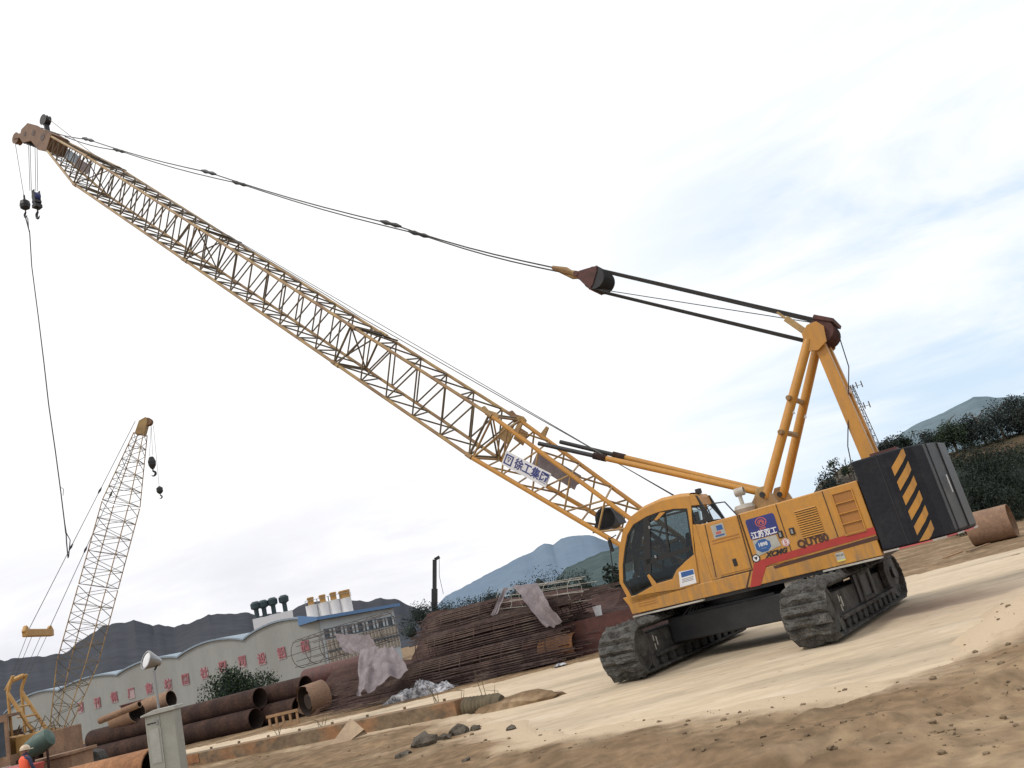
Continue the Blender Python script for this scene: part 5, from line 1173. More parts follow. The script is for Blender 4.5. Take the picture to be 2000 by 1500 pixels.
# far dark rig mast
a, b = at_y(849, 1093, 85), at_y(838, 1172, 85); base_ = V(b.x, b.y, 0)
rg = empty('rig_mast', base_); tag(rg, 'thin dark telescopic mast with a hanging line, far behind the rebar piles', 'rig')
q = MB(); bt = b - base_ + V(0, 0, -2.5); tp = a - base_; q.beam(bt, bt.lerp(tp, .55), .55, .55); q.beam(bt.lerp(tp, .55), tp, .38, .38); q.build('mast', M['dark'], rg)
q = MB(); q.beam(tp, tp + V(.55, 0, .15), .25, .3); q.build('mast_head', M['dark'], rg)
q = MB(); q.tube([tp + V(.5, 0, .1), at_y(858, 1125, 85) - base_, at_y(866, 1160, 85) - base_], .03, n=4); q.build('line', M['rope2'], rg)
# lattice radio mast
base_ = at_dist(1706, 880, 135); tp = at_dist(1662, 752, 135); base_ = V(tp.x, tp.y, base_.z - 1)
tw = empty('lattice_mast', base_); tag(tw, 'slim steel lattice mast with antennas behind the gantry', 'mast')
H_ = tp.z - base_.z; ch, la = MB(), MB()
def c6(t, i): 
    a = rad(45 + 90 * i); r = 1.0 + (.28 - 1.0) * t; return V(r * math.cos(a), r * math.sin(a), H_ * t)
for i in range(4): ch.bar(c6(0, i), c6(1, i), .06, n=4)
for k in range(11):
    for i in range(4): la.bar(c6(k / 11, i), c6((k + 1) / 11, (i + 1) % 4), .035, n=3); la.bar(c6(k / 11, i), c6(k / 11, (i + 1) % 4), .035, n=3)
ch.build('legs', M['cagebar'], tw); la.build('bracing', M['cagebar'], tw)
for zz in (H_ * .97, H_ * .68):
    q = MB(); q.bar((-1.6, 0, zz), (1.6, 0, zz), .05, n=4)
    for x in (-1.6, -.8, .8, 1.6): q.bar((x, 0, zz - .4), (x, 0, zz + .6), .09, n=5)
    q.build('antenna_array', M['cagebar'], tw)

# ------------------------------------------------------------------ PIPES, CAGES, YARD CLUTTER
RD = V(.905, -.425, 0).normalized()         # direction along the road
RN = V(.425, .905, 0).normalized()          # away from the camera
def pipe(name, a, b, r, m, label, cat='pipe', group=None, wall=.03, inner='rust_in', n=30):
    a, b = V(a), V(b); t = empty(name, a); tag(t, label, cat, group); Lp = (b - a).length; dd = (b - a)
    q = MB(); q.lathe([(0, r - wall), (0, r), (Lp, r), (Lp, r - wall)], (0, 0, 0), dd, n); q.build('pipe_shell', M[m], t, smooth=True)
    q = MB(); q.lathe([(.002, r - wall), (Lp - .002, r - wall)], (0, 0, 0), dd, n)
    q.build('pipe_lining', M[inner], t, smooth=True); return t
# two large pipes bottom left
m1 = V(at_dist(303, 1499, 20.2)); r1 = .40
pipe('steel_pipe', m1, m1 - V(9, -2.6, 0).normalized() * 8, r1, 'rust_light', 'nearest rusty orange pipe, its open end beside the grey cabinet', group='rusty pipes at bottom left')
m1b = V(at_dist(262, 1470, 23.5)); pipe('steel_pipe', V(m1b.x, m1b.y, .42), V(m1b.x, m1b.y, .42) - V(9, -2.2, 0).normalized() * 8, .42, 'rust', 'brown pipe lying just behind the nearest orange pipe', group='rusty pipes at bottom left')
# long brown pipe stack left/middle
rowbase = V(*on_z(640, 1400, 0)) + RN * .4
lab = ['front bottom', 'second bottom', 'third bottom', 'rear bottom']
def strow(px, py, L_, r, k, z, m='rust', label='', off=0):
    s = V(*on_z(px, py, 0)); s = V(s.x, s.y, 0) + RD * k * .9 + RN * (r + k * 2 * r * 1.01) + RD * off; s.z = z
    return pipe('steel_pipe', s, s - RD * L_, r, m, label, group='long brown pipes stacked beyond the road')
pr_ = .43
for k, nm in enumerate(['bottom pipe nearest the road in the long brown stack', 'bottom pipe, second row back in the long brown stack', 'bottom pipe at the rear of the long brown stack']):
    strow(488, 1430, 11.5, pr_, k, pr_, 'rust', nm, off=[0, .7, .2][k])
for k, nm in enumerate(['upper front pipe of the long brown stack', 'upper rear pipe of the long brown stack']):
    strow(488, 1430, 11, pr_, k + .5, pr_ * 2.73, 'rust', nm, off=[-.5, .4][k])
for k, nm in enumerate(['red-brown pipe behind the pipe stub, lowest and nearest', 'red-brown pipe behind the pipe stub, lowest and rearmost', 'red-brown pipe behind the pipe stub, on top']):
    s = V(*on_z(700, 1372, 0)); s = s + RN * (1.7 + [0, 1.0, .5][k]); s.z = [.5, .5, 1.36][k]; pipe('steel_pipe', s + RD * [0, .3, -.3][k], s - RD * 4.6, .5, 'brownred', nm, group='red-brown pipes under the left tarp')
# tan pipes on top of the far stack
p = at_dist(268, 1392, 44); pipe('short_pipe', p, p + V(-1.5, .9, -.1), .42, 'rust_tan', 'tan short pipe on top of the stack left of the lamp pole', group='tan pipes on the stack')
p = at_dist(283, 1383, 47); pipe('short_pipe', p, p + V(1.5, -.3, .1), .42, 'rust_tan', 'tan short pipe on top of the stack just beside the lamp pole', group='tan pipes on the stack')
p = at_dist(195, 1408, 42); pipe('thin_pipe', p, p + V(2.0, -.4, .25), .14, 'rust_tan', 'thin tan pipe with dark mouth lying on the left stack', group='tan pipes on the stack')
for k in range(3):
    s = V(-21.5, 41 + k * 1.05, .5); pipe('steel_pipe', s + RD * 3, s - RD * 9, .5, 'rust', ['dark brown pipe behind the grey cabinet, front row', 'dark brown pipe behind the grey cabinet, middle row', 'dark brown pipe behind the grey cabinet, rear row'][k], group='dark pipes behind the cabinet')
q = MB(); s = at_dist(285, 1364, 60); q.box((-1.1, -1, 0), (1.1, 1, s.z)); q.box((-1.15, -1.05, s.z), (1.15, 1.05, s.z + .08)); o = q.build('red_container', M['brownred'], bevel=.02); o.location = (s.x, s.y, -.1); o.rotation_euler = (0, 0, rad(-22)); tag(o, 'dark red site container against the factory wall near the lamp pole', 'container')
# torn pipe stub
s = V(*on_z(596, 1404, 0)); sa = s + RN * .1; sa.z = .62
e = empty('pipe_stub', sa); tag(e, 'wide rusty pipe stub with torn rim standing open toward the road', 'pipe')
dd = V(.62, .62, .06).normalized(); q = MB()
n_ = 30; vs = []; u = dd.orthogonal().normalized(); w2 = dd.cross(u)
for h in (0, .45, .9):
    for rr in (.62,):
        for k in range(n_):
            a = 2 * math.pi * k / n_; cut = (.18 * noise.noise(V(a * 2, h, 1)) if h == 0 else 0); vs.append(dd * (h + cut) + (u * math.cos(a) + w2 * math.sin(a)) * rr)
q.add(vs, [(i * n_ + k, i * n_ + (k + 1) % n_, (i + 1) * n_ + (k + 1) % n_, (i + 1) * n_ + k) for i in range(2) for k in range(n_)]); q.build('pipe_shell', M['rust_tan'], e, smooth=True)
q = MB(); q.lathe([(.05, .58), (.88, .58)], (0, 0, 0), dd, 24); q.lathe([(.3, 0), (.3, .3), (.85, .34), (.85, 0)], (-.1, -.1, -.05), dd, 16); q.build('inner_pipe', M['rust_in'], e, smooth=True)
q = MB(); q.add([(.15, -.35, -.60), (.6, -.3, -.58), (.75, -.35, -.3), (.5, -.5, -.61)], [(0, 1, 2), (0, 3, 1), (1, 3, 2)]); q.build('torn_flap', M['rust_tan'], e)
# tan pipe on the right
p = V(*at_dist(1985, 1035, 36)); r_p = .62
dd = V(-.50, .75, 0).normalized(); c0 = V(p.x, p.y, r_p + .05)
pipe('concrete_pipe', c0, c0 + V(-1.6, 1.2, 0).normalized() * 1.5, r_p, 'rust_tan', 'wide tan pipe lying on the dirt at the right edge behind the crane', wall=.02, inner='rust_tan')
# rusty stub near left track + long pipe
s = V(*on_z(1060, 1303, 0)) + RN * .3; s.z = .42; pipe('pipe_stub', s, s + RD * 1.3, .42, 'rust_light', 'rusty orange pipe stub just left of the crane track')
s = V(*on_z(1080, 1292, 0)) + RN * 1.6; s.z = .9; pipe('steel_pipe', s, s - RD * 4.2, .33, 'rust', 'single brown pipe lying above the orange pipe stub')
# rebar cages
def cage(a, Lc, r, m, label, group, bars=22, ring=.55, br=.014, dirv=RD, fill=True, name='rebar_cage'):
    t = empty(name, a); tag(t, label, 'rebar cage', group); dirv = V(dirv).normalized(); u = V(0, 0, 1); w_ = dirv.cross(u).normalized(); u = w_.cross(dirv)
    q = MB(); rnd = random.Random(int(a[0] * 100))
    for k in range(bars):
        an = 2 * math.pi * k / bars; c_ = (u * math.cos(an) + w_ * math.sin(an)) * r; j = rnd.uniform(-.3, .3)
        q.tube([c_ + dirv * j, c_ * 1.01 + dirv * (Lc * .5) + V(0, 0, rnd.uniform(-.04, .04)), c_ + dirv * (Lc + j)], br, n=4)
    q.build('long_bars', m, t)
    q = MB(); k = 0
    while k * ring < Lc:
        x = k * ring; pts = [(u * math.cos(2 * math.pi * i / 18) + w_ * math.sin(2 * math.pi * i / 18)) * (r * 1.02) + dirv * x for i in range(19)]; q.tube(pts, br * .8, n=3); k += 1
    q.build('hoops', m, t)
    return t
cr = .55
cages = []
base0 = V(*on_z(790, 1370, 0)) + RN * 1.5; base0.z = 0
specs = []
for k in range(4): specs.append((k * 1.14, cr, 6.7, k))
for k in range(3): specs.append((k * 1.14 + .57, cr * 2.5, 6.2, 4 + k))
for k in range(2): specs.append((k * 1.14 + 1.14, cr * 3.7, 3.2, 7 + k))
CL = ['rebar cage at ground level nearest the road', 'rebar cage at ground level, second from the road', 'rebar cage at ground level, third from the road', 'rebar cage at ground level, farthest from the road',
      'rebar cage of the middle layer nearest the road', 'rebar cage of the middle layer between two others', 'rebar cage of the middle layer farthest from the road', 'top rebar cage nearest the road', 'top rebar cage on the far side of the pile']
for off, z, Lc, k in specs:
    a = base0 + RN * off + RD * (random.uniform(-.6, .6) - .5 + (.3 if k > 6 else .2 if k > 3 else 0)); a.z = z
    cage(a, Lc, cr * .97, M['rebar'], CL[k], 'brown rebar cages piled beyond the road', bars=40, ring=.85, br=.026)
# loose bars thrown over the front of the pile: one bundle on each slope
def bundle(label, c0, L_, n, spread, zfun, m='rebar', seed=3, br=.016):
    q = MB(); rnd = random.Random(seed)
    for k in range(n):
        o_ = rnd.uniform(0, spread); s = rnd.uniform(-1.5, 1.5); l = L_ * rnd.uniform(.6, 1.1); an = rnd.gauss(0, .035)
        d_ = (RD + RN * an).normalized(); a = c0 + RN * o_ + RD * s
        q.tube([a + V(0, 0, zfun(o_) + rnd.uniform(0, .05)), a + d_ * l * .5 + V(0, 0, zfun(o_) + rnd.uniform(0, .12)), a + d_ * l + V(0, 0, zfun(o_) + rnd.uniform(-.05, .06))], br, n=4)
    return tag(q.build('rebar_bundle', M[m]), label, 'rebar', 'loose rebar heaps')
bundle('loose brown rebar fanned over the front slope of the cage pile', base0 - RN * .7 + RD * 1.6, 4.2, 150, 1.7, lambda o_: .06 + o_ * .55)
bundle('long brown rebar laid over the top of the cage pile', base0 + RN * .2 + RD * .5, 6.2, 130, 3.2, lambda o_: 1.75 + .3 * math.sin(o_), seed=5)
bundle('dark rebar heap lower down behind the white plastic sheet', base0 - RN * 1.2 - RD * 3.2, 4.5, 110, 1.6, lambda o_: .05 + o_ * .6, seed=8)
# dark rusty plate stack under (gives the piles their mass)
def massif(label, c0, L_, w_, h_, m, seed=0):
    q = MB(); nx, ny = 60, 12; vs = []
    for i in range(nx + 1):
        for j in range(ny + 1):
            s, o_ = L_ * i / nx, w_ * j / ny; e_ = math.sin(math.pi * j / ny) ** .6 * min(1, math.sin(math.pi * min(1, max(0, i / nx))) * 5) ** .8
            z = h_ * e_ * (.85 + .3 * noise.noise(V(s * .25, o_ * 1.8, seed))) + .09 * noise.noise(V(s * .5, o_ * 7, seed)); p_ = RD * s + RN * o_; z *= 1 - .42 * s / L_; vs.append((p_.x, p_.y, max(z, -.1)))
    q.add(vs, [(i * (ny + 1) + j, (i + 1) * (ny + 1) + j, (i + 1) * (ny + 1) + j + 1, i * (ny + 1) + j + 1) for i in range(nx) for j in range(ny)])
    o = q.build('scrap_heap', m, smooth=True); o.location = (c0.x, c0.y, 0); return tag(o, label, 'scrap heap', 'brown scrap heaps')
M['heap'] = mat('brown_scrap', (.115, .07, .06), (.045, .028, .027), rough=1, scale=1.2, stretch=(1.2, 1.2, 9), bump=.9, bscale=6, fine=.4, spec=.1, spread=.7)
massif('brown scrap heap inside and behind the piled cages', base0 + RN * 1.0 - RD * 1.0, 8.6, 5.4, 2.2, M['heap'], 3)
massif('dark scrap heap left of the cage pile, behind the left tarp', base0 + RN * 1.6 - RD * 7.5, 10.5, 3.6, 1.7, M['heap'], 5)
massif('brown scrap heap farther back toward the dark rig mast', base0 + RN * 5.0 - RD * 5.2, 11.0, 7, 3.4, M['heap'], 8)
# standing open cages with tarps
ca = V(*at_dist(588, 1276, 36)); cb_ = V(*at_dist(765, 1222, 33.0)); cage(ca, (cb_ - ca).length, .55, M['cagebar'], 'open grey rebar cage against the factory wall, half covered by a tarp', 'open cages on top of the piles', bars=12, ring=.75, br=.018, dirv=(cb_ - ca))
ca2 = V(*at_dist(985, 1172, 31)); cb2_ = V(*at_dist(1142, 1150, 28.6)); cage(ca2, (cb2_ - ca2).length, .40, M['dirtywhite'], 'open rebar cage beside the dark bushes, draped with a long pale tarp', 'open cages on top of the piles', bars=11, ring=1.1, br=.013, dirv=(cb2_ - ca2))
def cloth(name, quad, D, label, m='tarp', nx=26, ny=30, amp=.10, fold=9, seed=0, bulge=.0, thick=None, group=None, cat='tarp', ampz=0):
    """quad: photo corners tl,tr,br,bl with distances -> real sheet hung between surveyed points"""
    P = [V(*at_dist(px, py, d_)) for (px, py, d_) in quad]; q = MB(); vs = []; c = sum(P, V(0, 0, 0)) / 4
    nn = (P[1] - P[0]).cross(P[3] - P[0]).normalized()
    for i in range(nx + 1):
        for j in range(ny + 1):
            s, t = i / nx, j / ny; p_ = P[0].lerp(P[1], s).lerp(P[3].lerp(P[2], s), t)
            f_ = amp * math.sin(s * fold + 2.5 * noise.noise(V(s * 3, t * 2, seed))) * (.3 + .7 * t) + amp * .45 * fbm(V(s * 4, t * 1.5, seed + 2), 3) + bulge * math.sin(math.pi * t)
            ed = .05 * noise.noise(V(s * 4, seed, t * 5)) if (i in (0, nx) or j in (0, ny)) else 0
            vs.append(p_ + nn * f_ + V(ed, 0, ed) - c)
    q.add(vs, [(i * (ny + 1) + j, (i + 1) * (ny + 1) + j, (i + 1) * (ny + 1) + j + 1, i * (ny + 1) + j + 1) for i in range(nx) for j in range(ny)])
    o = q.build(name, M[m], smooth=True); o.location = c; return tag(o, label, cat, group)
cloth('tarp', [(652, 1238, 34), (722, 1240, 32.6), (752, 1288, 31.8), (672, 1272, 33)], 0, 'mauve tarp draped over the top of the open grey cage', amp=.10, fold=11, seed=1, group='mauve grey tarps')
cloth('tarp', [(703, 1268, 31.5), (738, 1262, 31.0), (722, 1348, 29.6), (696, 1358, 30)], 0, 'mauve tarp hanging down to the ground, left panel under the open cage', amp=.10, fold=8, seed=2, group='mauve grey tarps')
cloth('tarp', [(732, 1268, 30.8), (768, 1262, 30.4), (800, 1310, 29.2), (716, 1350, 29.0)], 0, 'mauve tarp spreading wide at its foot, right panel under the open cage', amp=.14, fold=10, seed=3, group='mauve grey tarps')
cloth('tarp', [(1003, 1143, 29.6), (1052, 1140, 28.9), (1101, 1216, 27.6), (1068, 1226, 28)], 0, 'long pale mauve tarp hanging diagonally over the right cage', amp=.10, fold=5, seed=4, group='mauve grey tarps', bulge=-.2)
cloth('cloth_strip', [(984, 1148, 30), (992, 1148, 30), (972, 1200, 29.5), (958, 1202, 29.5)], 0, 'narrow pale rag hanging left of the long diagonal tarp', amp=.06, fold=4, seed=6, nx=8, ny=16, cat='cloth')
def crumple(name, c, sx, sy, sz, m, label, cat, rz=0, seed=0, n=44):
    q = MB(); vs = []
    for i in range(n + 1):
        for j in range(n // 2 + 1):
            s, t = i / n * 2 - 1, j / (n // 2) * 2 - 1; e_ = max(0, 1 - s * s) ** .5 * max(0, 1 - t * t) ** .5
            k_ = .35 + .45 * noise.noise(V(s * 2.1, t * 1.6, seed)) + .38 * abs(noise.noise(V(s * 5.5, t * 4, seed))) + .10 * noise.noise(V(s * 14, t * 10, seed))
            vs.append(V(s * sx * (1 + .12 * noise.noise(V(s * 3, t * 3, 9))), t * sy * (1 + .2 * noise.noise(V(t * 3, s * 5, 2))), sz * e_ * k_ + .015))
    q.add(vs, [(i * (n // 2 + 1) + j, (i + 1) * (n // 2 + 1) + j, (i + 1) * (n // 2 + 1) + j + 1, i * (n // 2 + 1) + j + 1) for i in range(n) for j in range(n // 2)])
    o = q.build(name, M[m]); o.location = c; o.rotation_euler = (0, 0, rz); return tag(o, label, cat)
s = V(*on_z(818, 1362, 0)) + RN * .1; crumple('plastic_sheet', (s.x, s.y, .0), 1.3, .5, .8, 'plastic', 'crumpled silvery white plastic sheet on the dirt beyond the road', 'plastic sheet', rad(-20), 3)
s = V(*on_z(1095, 1302, 0)); crumple('plastic_bag', (s.x, s.y, gz(s.x, s.y)), .2, .15, .14, 'plastic', 'small white plastic bag by the orange pipe stub', 'plastic bag', 0, 8, 22)
s = V(*on_z(1110, 1285, 0)); q = MB(); q.blob((0, 0, .3), 1, 3, .2, 0, 3, (.75, .5, .45)); o = q.build('rubble_heap', M['rock'], smooth=True); o.location = (s.x, s.y + .6, 0); tag(o, 'grey rubble heap between orange pipe stub and crane track', 'rubble')
s = at_dist(1168, 1195, 29); q = MB(); q.lathe([(-.22, 0), (-.22, .13), (.1, .17), (.22, .15), (.22, 0)], (0, 0, 0), (.2, 0, 1), 12); q.build('x', M['white']); bpy.data.objects.remove(bpy.data.objects['x'])
e = empty('bucket_on_post', (s.x, s.y, 0)); tag(e, 'white bucket upturned on a post left of the crane cab', 'bucket')
q = MB(); q.lathe([(s.z - .22, 0), (s.z - .22, .11), (s.z + .2, .15), (s.z + .2, .13)], (0, 0, 0), (0, 0, 1), 12); q.build('bucket', M['white'], e); q = MB(); q.bar((0, 0, 0), (0, 0, s.z - .2), .05); q.build('post', M['rust'], e)
q = MB(); q.box((-2.2, -.03, 0), (2.0, .03, 1.2)); o = q.build('rusty_plate', M['brownred']); s = at_dist(1135, 1235, 28.5); o.location = (s.x, s.y, -.05); o.rotation_euler = (0, 0, rad(-22)); tag(o, 'red-brown steel plate upright behind the rubble and left crane track', 'steel plate')
# planks behind the crane on the right
for i, (pa_, pb_, lb) in enumerate((((1893, 1083), (1934, 1070), 'pale plank lying on the dirt behind the counterweight'), ((1846, 1096), (1880, 1086), 'short dark plank lying left of the pale plank'), ((1950, 1092), (1990, 1082), 'weathered plank below the tan pipe at the right edge'))):
    a, b = on_z(*pa_), on_z(*pb_); q = MB(); q.beam(V(0, 0, .05), V(b.x - a.x, b.y - a.y, .09), .16, .05); o = q.build('plank', M['wood' if i != 1 else 'palletwood']); o.location = (a.x, a.y, gz(a.x, a.y)); tag(o, lb, 'plank', 'planks on the dirt behind the crane')
# pallet
s = V(*on_z(560, 1420, 0)) + RN * -.1; e = empty('pallet', (s.x, s.y, .0), math.atan2(RD.y, RD.x)); tag(e, 'wooden pallet leaning on the pipes left of the pipe stub', 'pallet')
for k in range(5): q = MB(); q.box((-.75 + k * .35, -.02, 0.02), (-.65 + k * .35, .02, .5)); q.build('slat', M['palletwood'], e)
for z_ in (.03, .46): q = MB(); q.box((-.8, -.05, z_), (.8, -.02, z_ + .1)); q.build('rail', M['palletwood'], e)
# the long timber / channel along the near road edge
b0, b1 = V(-12.8, 25.75, 0), V(-2.95, 19.75, 0); bdv = (b1 - b0).normalized()
q = MB(); q.beam(b0 + V(0, 0, .17), b1 + V(0, 0, .17), .42, .36); be = q.build('timber_formwork', M['wood'], bevel=.015); tag(be, 'long weathered formwork beam along the near edge of the road', 'beam')
for k in range(9):
    c_ = b0.lerp(b1, (k + .5) / 9) - V(-bdv.y, bdv.x, 0) * -.22; q = MB(); q.beam(V(c_.x, c_.y, .02), V(c_.x, c_.y, .40), .07, .03, up=(bdv.x, bdv.y, 0)); q.build('batten', M['wood'], be)
q = MB(); s0 = b0.lerp(b1, .02); nv = V(bdv.y, -bdv.x, 0)
q.add([s0 + nv * .225 + V(0, 0, .1), s0 + bdv * 1.7 + nv * .225 + V(0, 0, .1), s0 + bdv * 1.7 + nv * .225 + V(0, 0, .34), s0 + nv * .225 + V(0, 0, .34)], [(0, 1, 2, 3)]); q.build('orange_panel', M['rust_light'], be)
# corrugated hose end
hp = V(-2.85, 19.65, .16); q = MB(); pr = []
for k in range(9): pr += [(k * .11, .17), (k * .11 + .055, .21)]
q.lathe([(0, 0)] + pr + [(1.05, .15), (1.05, 0)], hp, (bdv.x, bdv.y, -.05), 18); o = q.build('corrugated_hose', M['hose'], smooth=True); tag(o, 'short corrugated hose at the right end of the formwork beam', 'hose')
q = MB(); q.blob((0, 0, 0), 1, 3, .15, 0, 5, (1.1, .38, .2)); o = q.build('dirt_mound', M['dirt'], smooth=True); o.location = (-1.6, 18.9, 0); o.rotation_euler = (0, 0, rad(-25)); tag(o, 'low dirt mound burying the right end of the hose', 'mound')
# folded scrap
s = V(*on_z(680, 1452, 0)); q = MB(); q.add([(-.45, -.05, -.02), (.05, .0, .0), (.42, .0, .16), (.1, .22, .46), (.45, .1, .04)], [(0, 1, 3), (1, 2, 3), (2, 4, 3), (0, 3, 4)]); q2 = q.build('canvas_scrap', M['paperwood']); q2.location = (s.x, s.y, gz(s.x, s.y)); tag(q2, 'stiff tan triangular scrap standing up on the near dirt', 'scrap')
# stones
rnd = random.Random(12)
stl = [(830, 1470, .17, 'dark pointed stone in the foreground, below the middle'), (900, 1440, .14, 'grey stone right of the dark pointed stone'), (870, 1452, .1, 'small stone between the two larger foreground stones'), (930, 1432, .08, 'small stone right of the grey foreground stone'), (790, 1487, .11, 'stone left of the dark pointed stone at the bottom'), (912, 1496, .05, 'pale little stone at the bottom edge'), (1000, 1430, .07, 'small stone near the road edge left of the crane track')]
for i, (px, py, r, lb) in enumerate(stl):
    s = V(*on_z(px, py, 0)); q = MB(); q.blob((0, 0, r * .3), r, 2, .35, 0, 20 + i, (1.3, .8, .7)); o = q.build('stone', M['rock']); o.location = (s.x, s.y, gz(s.x, s.y)); tag(o, lb, 'stone', 'stones on the near dirt')
q = MB(); rnd = random.Random(4)
for k in range(1500):
    px, py = rnd.uniform(350, 2000), rnd.uniform(1180, 1500); s = V(*on_z(px, py, 0))
    if sdf(s.x, s.y) < .1 or s.y > 30: continue
    r = .004 + .03 * rnd.random() ** 4; q.blob((s.x, s.y, gz(s.x, s.y) + r * .3), r, 1, .3, 0, k, (1.3, 1, .7))
tag(q.build('gravel', M['clod']), 'scattered small gravel and clods on the near dirt', 'gravel', kind='stuff')
# dry twigs at the road edge
for i, (px, py, hgt) in enumerate([(945, 1365, .9), (905, 1368, .5), (850, 1378, .7), (977, 1368, .45), (628, 1420, .45), (543, 1436, .4)]):
    s = V(*on_z(px, py, 0)); q = MB(); rnd = random.Random(i)
    for k in range(4 if i in (2, 4, 5) else 2): a = V(rnd.uniform(-.1, .1), rnd.uniform(-.1, .1), 0); q.tube([a, a + V(rnd.uniform(-.15, .15), 0, hgt * .5), a + V(rnd.uniform(-.35, .25), 0, hgt * rnd.uniform(.6, 1))], [.012, .01, .004], n=4)
    o = q.build('dry_weed', M['weed']); o.location = (s.x, s.y, 0); tag(o, ['tallest dry weed stalk near the hose end', 'dry weed stalk left of the tallest one', 'tangled dry weed in the middle of the beam', 'dry weed stalk rightmost by the dirt mound', 'dry weed at the beam above the tan scrap', 'dry weed at the left part of the beam'][i], 'weed', 'dry weeds along the road edge')

# cabinet and lamp
e = empty('electric_cabinet', at_dist(337, 1530, 19)); e.location.z = 0; e.rotation_euler = (0, 0, rad(8)); tag(e, 'tall grey-green electric cabinet with slanted lid in the lower left', 'cabinet')
ct = at_dist(330, 1382, 19).z
q = MB(); q.box((-.30, -.22, 0), (.26, .22, ct - .06)); q.build('cabinet_body', M['cabinet'], e, bevel=.01)
q = MB(); q.prism([(-.36, ct - .06), (.30, ct - .06), (.30, ct + .02), (-.1, ct + .03), (-.36, ct - .03)], -.28, .28); q.build('lid', M['cabinet2'], e, bevel=.01)
q = MB(); q.box((-.285, -.235, .35), (-.02, -.222, ct - .12)); d_ = q.build('cabinet_door', M['cabinet'], e, bevel=.004)
q = MB(); q.box((-.24, -.243, ct - .95), (-.06, -.236, ct - .32)); q.box((-.03, -.24, .3), (-.02, -.223, ct - .1)); q.build('door_notice', M['cabinet2'], d_)
q = MB(); q.box((-.26, -.243, ct - .22), (-.07, -.236, ct - .20)); q.build('vent_slot', M['black'], d_)
q = MB(); q.box((-.08, -.26, ct - .26), (-.05, -.236, ct - .16)); q.build('handle', M['chrome'], d_)
lp = at_dist(296, 1300, 19.6); bs_ = at_dist(310, 1385, 19.6)
e = empty('floodlight', (bs_.x, bs_.y, 0)); tag(e, 'round silver floodlight on a thin pole above the grey cabinet', 'floodlight')
q = MB(); q.bar((0, 0, 0), (0, 0, lp.z - .1), .028, n=8); q.build('pole', M['chrome'], e)
q = MB(); q.tube([(0, 0, lp.z - .12), (.08, 0, lp.z - .02), (.06, 0, lp.z + .1)], .02); q.build('bracket', M['dark'], e)
q = MB(); ax = V(-.55, -.75, .35).normalized(); hc = V(.0, 0, lp.z + .08); q.lathe([(-.18, 0), (-.16, .07), (-.02, .13), (.13, .19), (.16, .19), (.16, .16)], hc, ax, 22); q.build('lamp_shade', M['chrome'], e, smooth=True)
q = MB(); q.lathe([(.14, .165), (.155, .12), (.16, 0)], hc, ax, 22); q.build('lamp_lens', M['lens'], e, smooth=True)
# green drum by crane 2, red deck bottom-left
s = at_dist(77, 1452, 33); q = MB(); q.lathe([(-.6, 0), (-.6, .25), (-.45, .34), (.0, .42), (.45, .36), (.55, .2), (.55, 0)], (0, 0, 0), (.9, .1, .35), 20); q2 = q.build('green_tank', M['green_tank'], smooth=True); q2.location = (s.x, s.y, s.z); q2.scale = (.8, .8, .8); 
tag(q2, 'rounded dark green tank in front of the distant crane', 'tank')
q = MB(); q.bar((-.3, 0, -s.z * 1.25), (-.3, 0, -.2), .05); q.bar((.3, 0, -s.z * 1.25), (.3, 0, -.1), .05); q.build('stand', M['rust'], q2)
s = at_dist(95, 1478, 34); q = MB(); q.box((-1.4, -.5, 0), (1.3, .5, max(.3, s.z - .1))); q.box((-1.5, -.6, max(.3, s.z - .1)), (1.4, .6, max(.38, s.z))); o = q.build('steel_platform', M['rust_tan'], bevel=.02); o.location = (s.x, s.y, 0); o.rotation_euler = (0, 0, rad(-10)); tag(o, 'low rusty steel platform behind the worker', 'platform')
s = at_dist(12, 1503, 31.5); q = MB(); q.prism([(-1.6, 0), (.55, 0), (.9, s.z - .05), (-.2, s.z + .04), (-1.6, s.z + .03)], -.5, .5); o = q.build('red_skip', M['red'], bevel=.02); o.location = (s.x, s.y, 0); tag(o, 'red steel skip at the bottom left corner', 'skip')
q = MB(); q.box((-1.6, -.55, s.z + .03), (-.2, .55, s.z + .07)); q.build('rim', M['dirtywhite'], o)

# ------------------------------------------------------------------ worker
wp = at_dist(47, 1462, 29.5); W = empty('person', (wp.x, wp.y, 0), rad(-25)); tag(W, 'worker in orange vest and pale safety helmet, seen from behind at bottom left', 'person')
HH = wp.z + .08   # helmet top height
k_ = HH / 1.78
def skin_body(name, verts, edges, m, parent, sub=2):
    me = bpy.data.meshes.new(name); me.from_pydata([tuple(v[0]) for v in verts], edges, []); o = bpy.data.objects.new('tmpskin', me); COL.objects.link(o)
    md = o.modifiers.new('s', 'SKIN'); 
    for i, v in enumerate(verts): me.skin_vertices[0].data[i].radius = v[1] if isinstance(v[1], tuple) else (v[1], v[1])
    me.skin_vertices[0].data[0].use_root = True
    s = o.modifiers.new('u', 'SUBSURF'); s.levels = sub; s.render_levels = sub
    bpy.context.view_layer.update(); m2 = bpy.data.meshes.new_from_object(o.evaluated_get(bpy.context.evaluated_depsgraph_get())); bpy.data.objects.remove(o)
    m2.name = name; m2.materials.clear(); m2.materials.append(m)
    for p in m2.polygons: p.use_smooth = True
    o2 = bpy.data.objects.new(name, m2); COL.objects.link(o2); o2.parent = parent; return o2
z = lambda a: a * k_
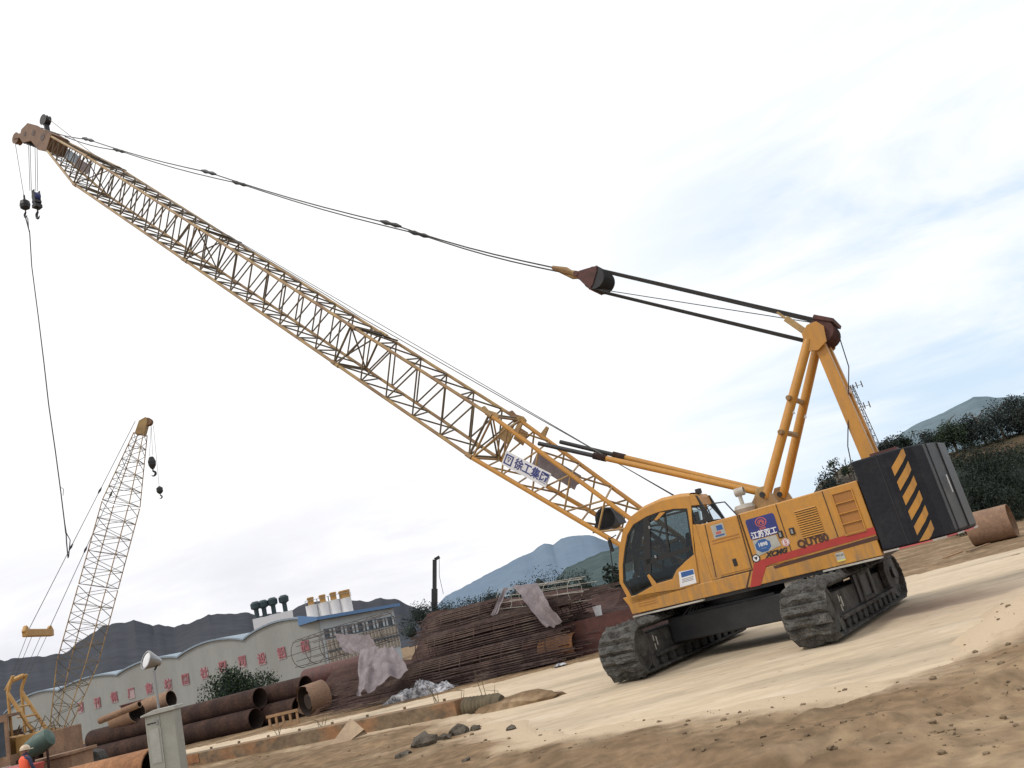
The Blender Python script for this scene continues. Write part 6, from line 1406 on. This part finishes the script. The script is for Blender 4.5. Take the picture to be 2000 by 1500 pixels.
B = [((0, 0, z(.95)), (.15, .11)), ((0, 0, z(1.15)), (.14, .10)), ((0, -.02, z(1.38)), (.17, .11)), ((0, 0, z(1.50)), (.06, .06)), ((0, .02, z(1.60)), (.085, .095)), ((0, .02, z(1.70)), (.07, .08)),
     ((.20, 0, z(1.42)), .055), ((.27, .03, z(1.15)), .045), ((.24, .18, z(.98)), .035), ((-.20, 0, z(1.42)), .055), ((-.28, .03, z(1.15)), .045), ((-.24, .16, z(.96)), .035),
     ((.10, 0, z(.88)), .09), ((.12, .03, z(.48)), .06), ((.12, 0, z(.08)), .045), ((.12, .14, z(.04)), .04), ((-.10, 0, z(.88)), .09), ((-.12, .0, z(.48)), .06), ((-.13, -.04, z(.08)), .045), ((-.13, .10, z(.04)), .04),
     ((.23, .26, z(.92)), .028), ((-.23, .24, z(.90)), .028)]
E_ = [(0, 1), (1, 2), (2, 3), (3, 4), (4, 5), (2, 6), (6, 7), (7, 8), (2, 9), (9, 10), (10, 11), (0, 12), (12, 13), (13, 14), (14, 15), (0, 16), (16, 17), (17, 18), (18, 19), (8, 20), (11, 21)]
skin_body('body', B, E_, M['navy'], W)
q = MB(); q.blob((0, .02, z(1.62)), 1, 2, .02, 0, 1, (.08, .10, .12)); q.blob((0, .125, z(1.61)), .02, 1, 0); q.blob((.085, .02, z(1.61)), .02, 1, 0); q.blob((-.085, .02, z(1.61)), .02, 1, 0); q.build('head', M['skin'], W, smooth=True)
q = MB(); q.lathe([(.02, .15), (.03, .135), (.08, .13), (.13, .10), (.16, .05), (.165, 0)], (0, .02, z(1.66) - .03), (0, .08, 1), 18); q.prism([(-.09, 0), (.09, 0), (.07, .02), (-.07, .02)], .14, .22, f=lambda x, zz, y: V(x, y, z(1.66) + zz - .02)); q.build('helmet', M['helmet'], W, smooth=True)
q = MB(); rings = [(.80, .19, .14), (1.0, .185, .135), (1.2, .185, .13), (1.38, .20, .13), (1.46, .15, .10), (1.50, .08, .07)]; vs = []
for h_, rx_, ry_ in rings:
    for k in range(20): a = 2 * math.pi * k / 20; vs.append((rx_ * math.cos(a) * (1 + .04 * math.sin(5 * a + h_ * 9)), ry_ * math.sin(a) - .01, z(h_)))
q.add(vs, [(i * 20 + k, i * 20 + (k + 1) % 20, (i + 1) * 20 + (k + 1) % 20, (i + 1) * 20 + k) for i in range(5) for k in range(20)]); ve = q.build('safety_vest', M['vest'], W, smooth=True)
q = MB()
for h_ in (1.05,): q.lathe([(z(h_), .19), (z(h_) + .05, .19)], (0, 0, 0), (0, 0, 1), 20)
bo = q.build('reflective_band', M['reflect'], ve, smooth=True); bo.scale = (1.01, .74, 1)
def hand(s, cx, cy, cz):
    q = MB(); q.blob((cx, cy, cz), 1, 1, 0, 0, 1, (.02, .045, .04))
    for k in range(4): q.tube([(cx, cy + .02 + .0 * k, cz + .02 - k * .018), (cx, cy + .075, cz + .015 - k * .018), (cx - s * .01, cy + .10 - .008 * abs(k - 1.4), cz - .01 - k * .016)], [.009, .008, .006], n=5)
    q.tube([(cx, cy, cz + .03), (cx - s * .03, cy + .03, cz + .045)], [.01, .007], n=5); q.build('hand', M['skin'], W)
hand(1, .23, .28, z(.92)); hand(-1, -.23, .26, z(.90))
print('objects', len(bpy.data.objects))
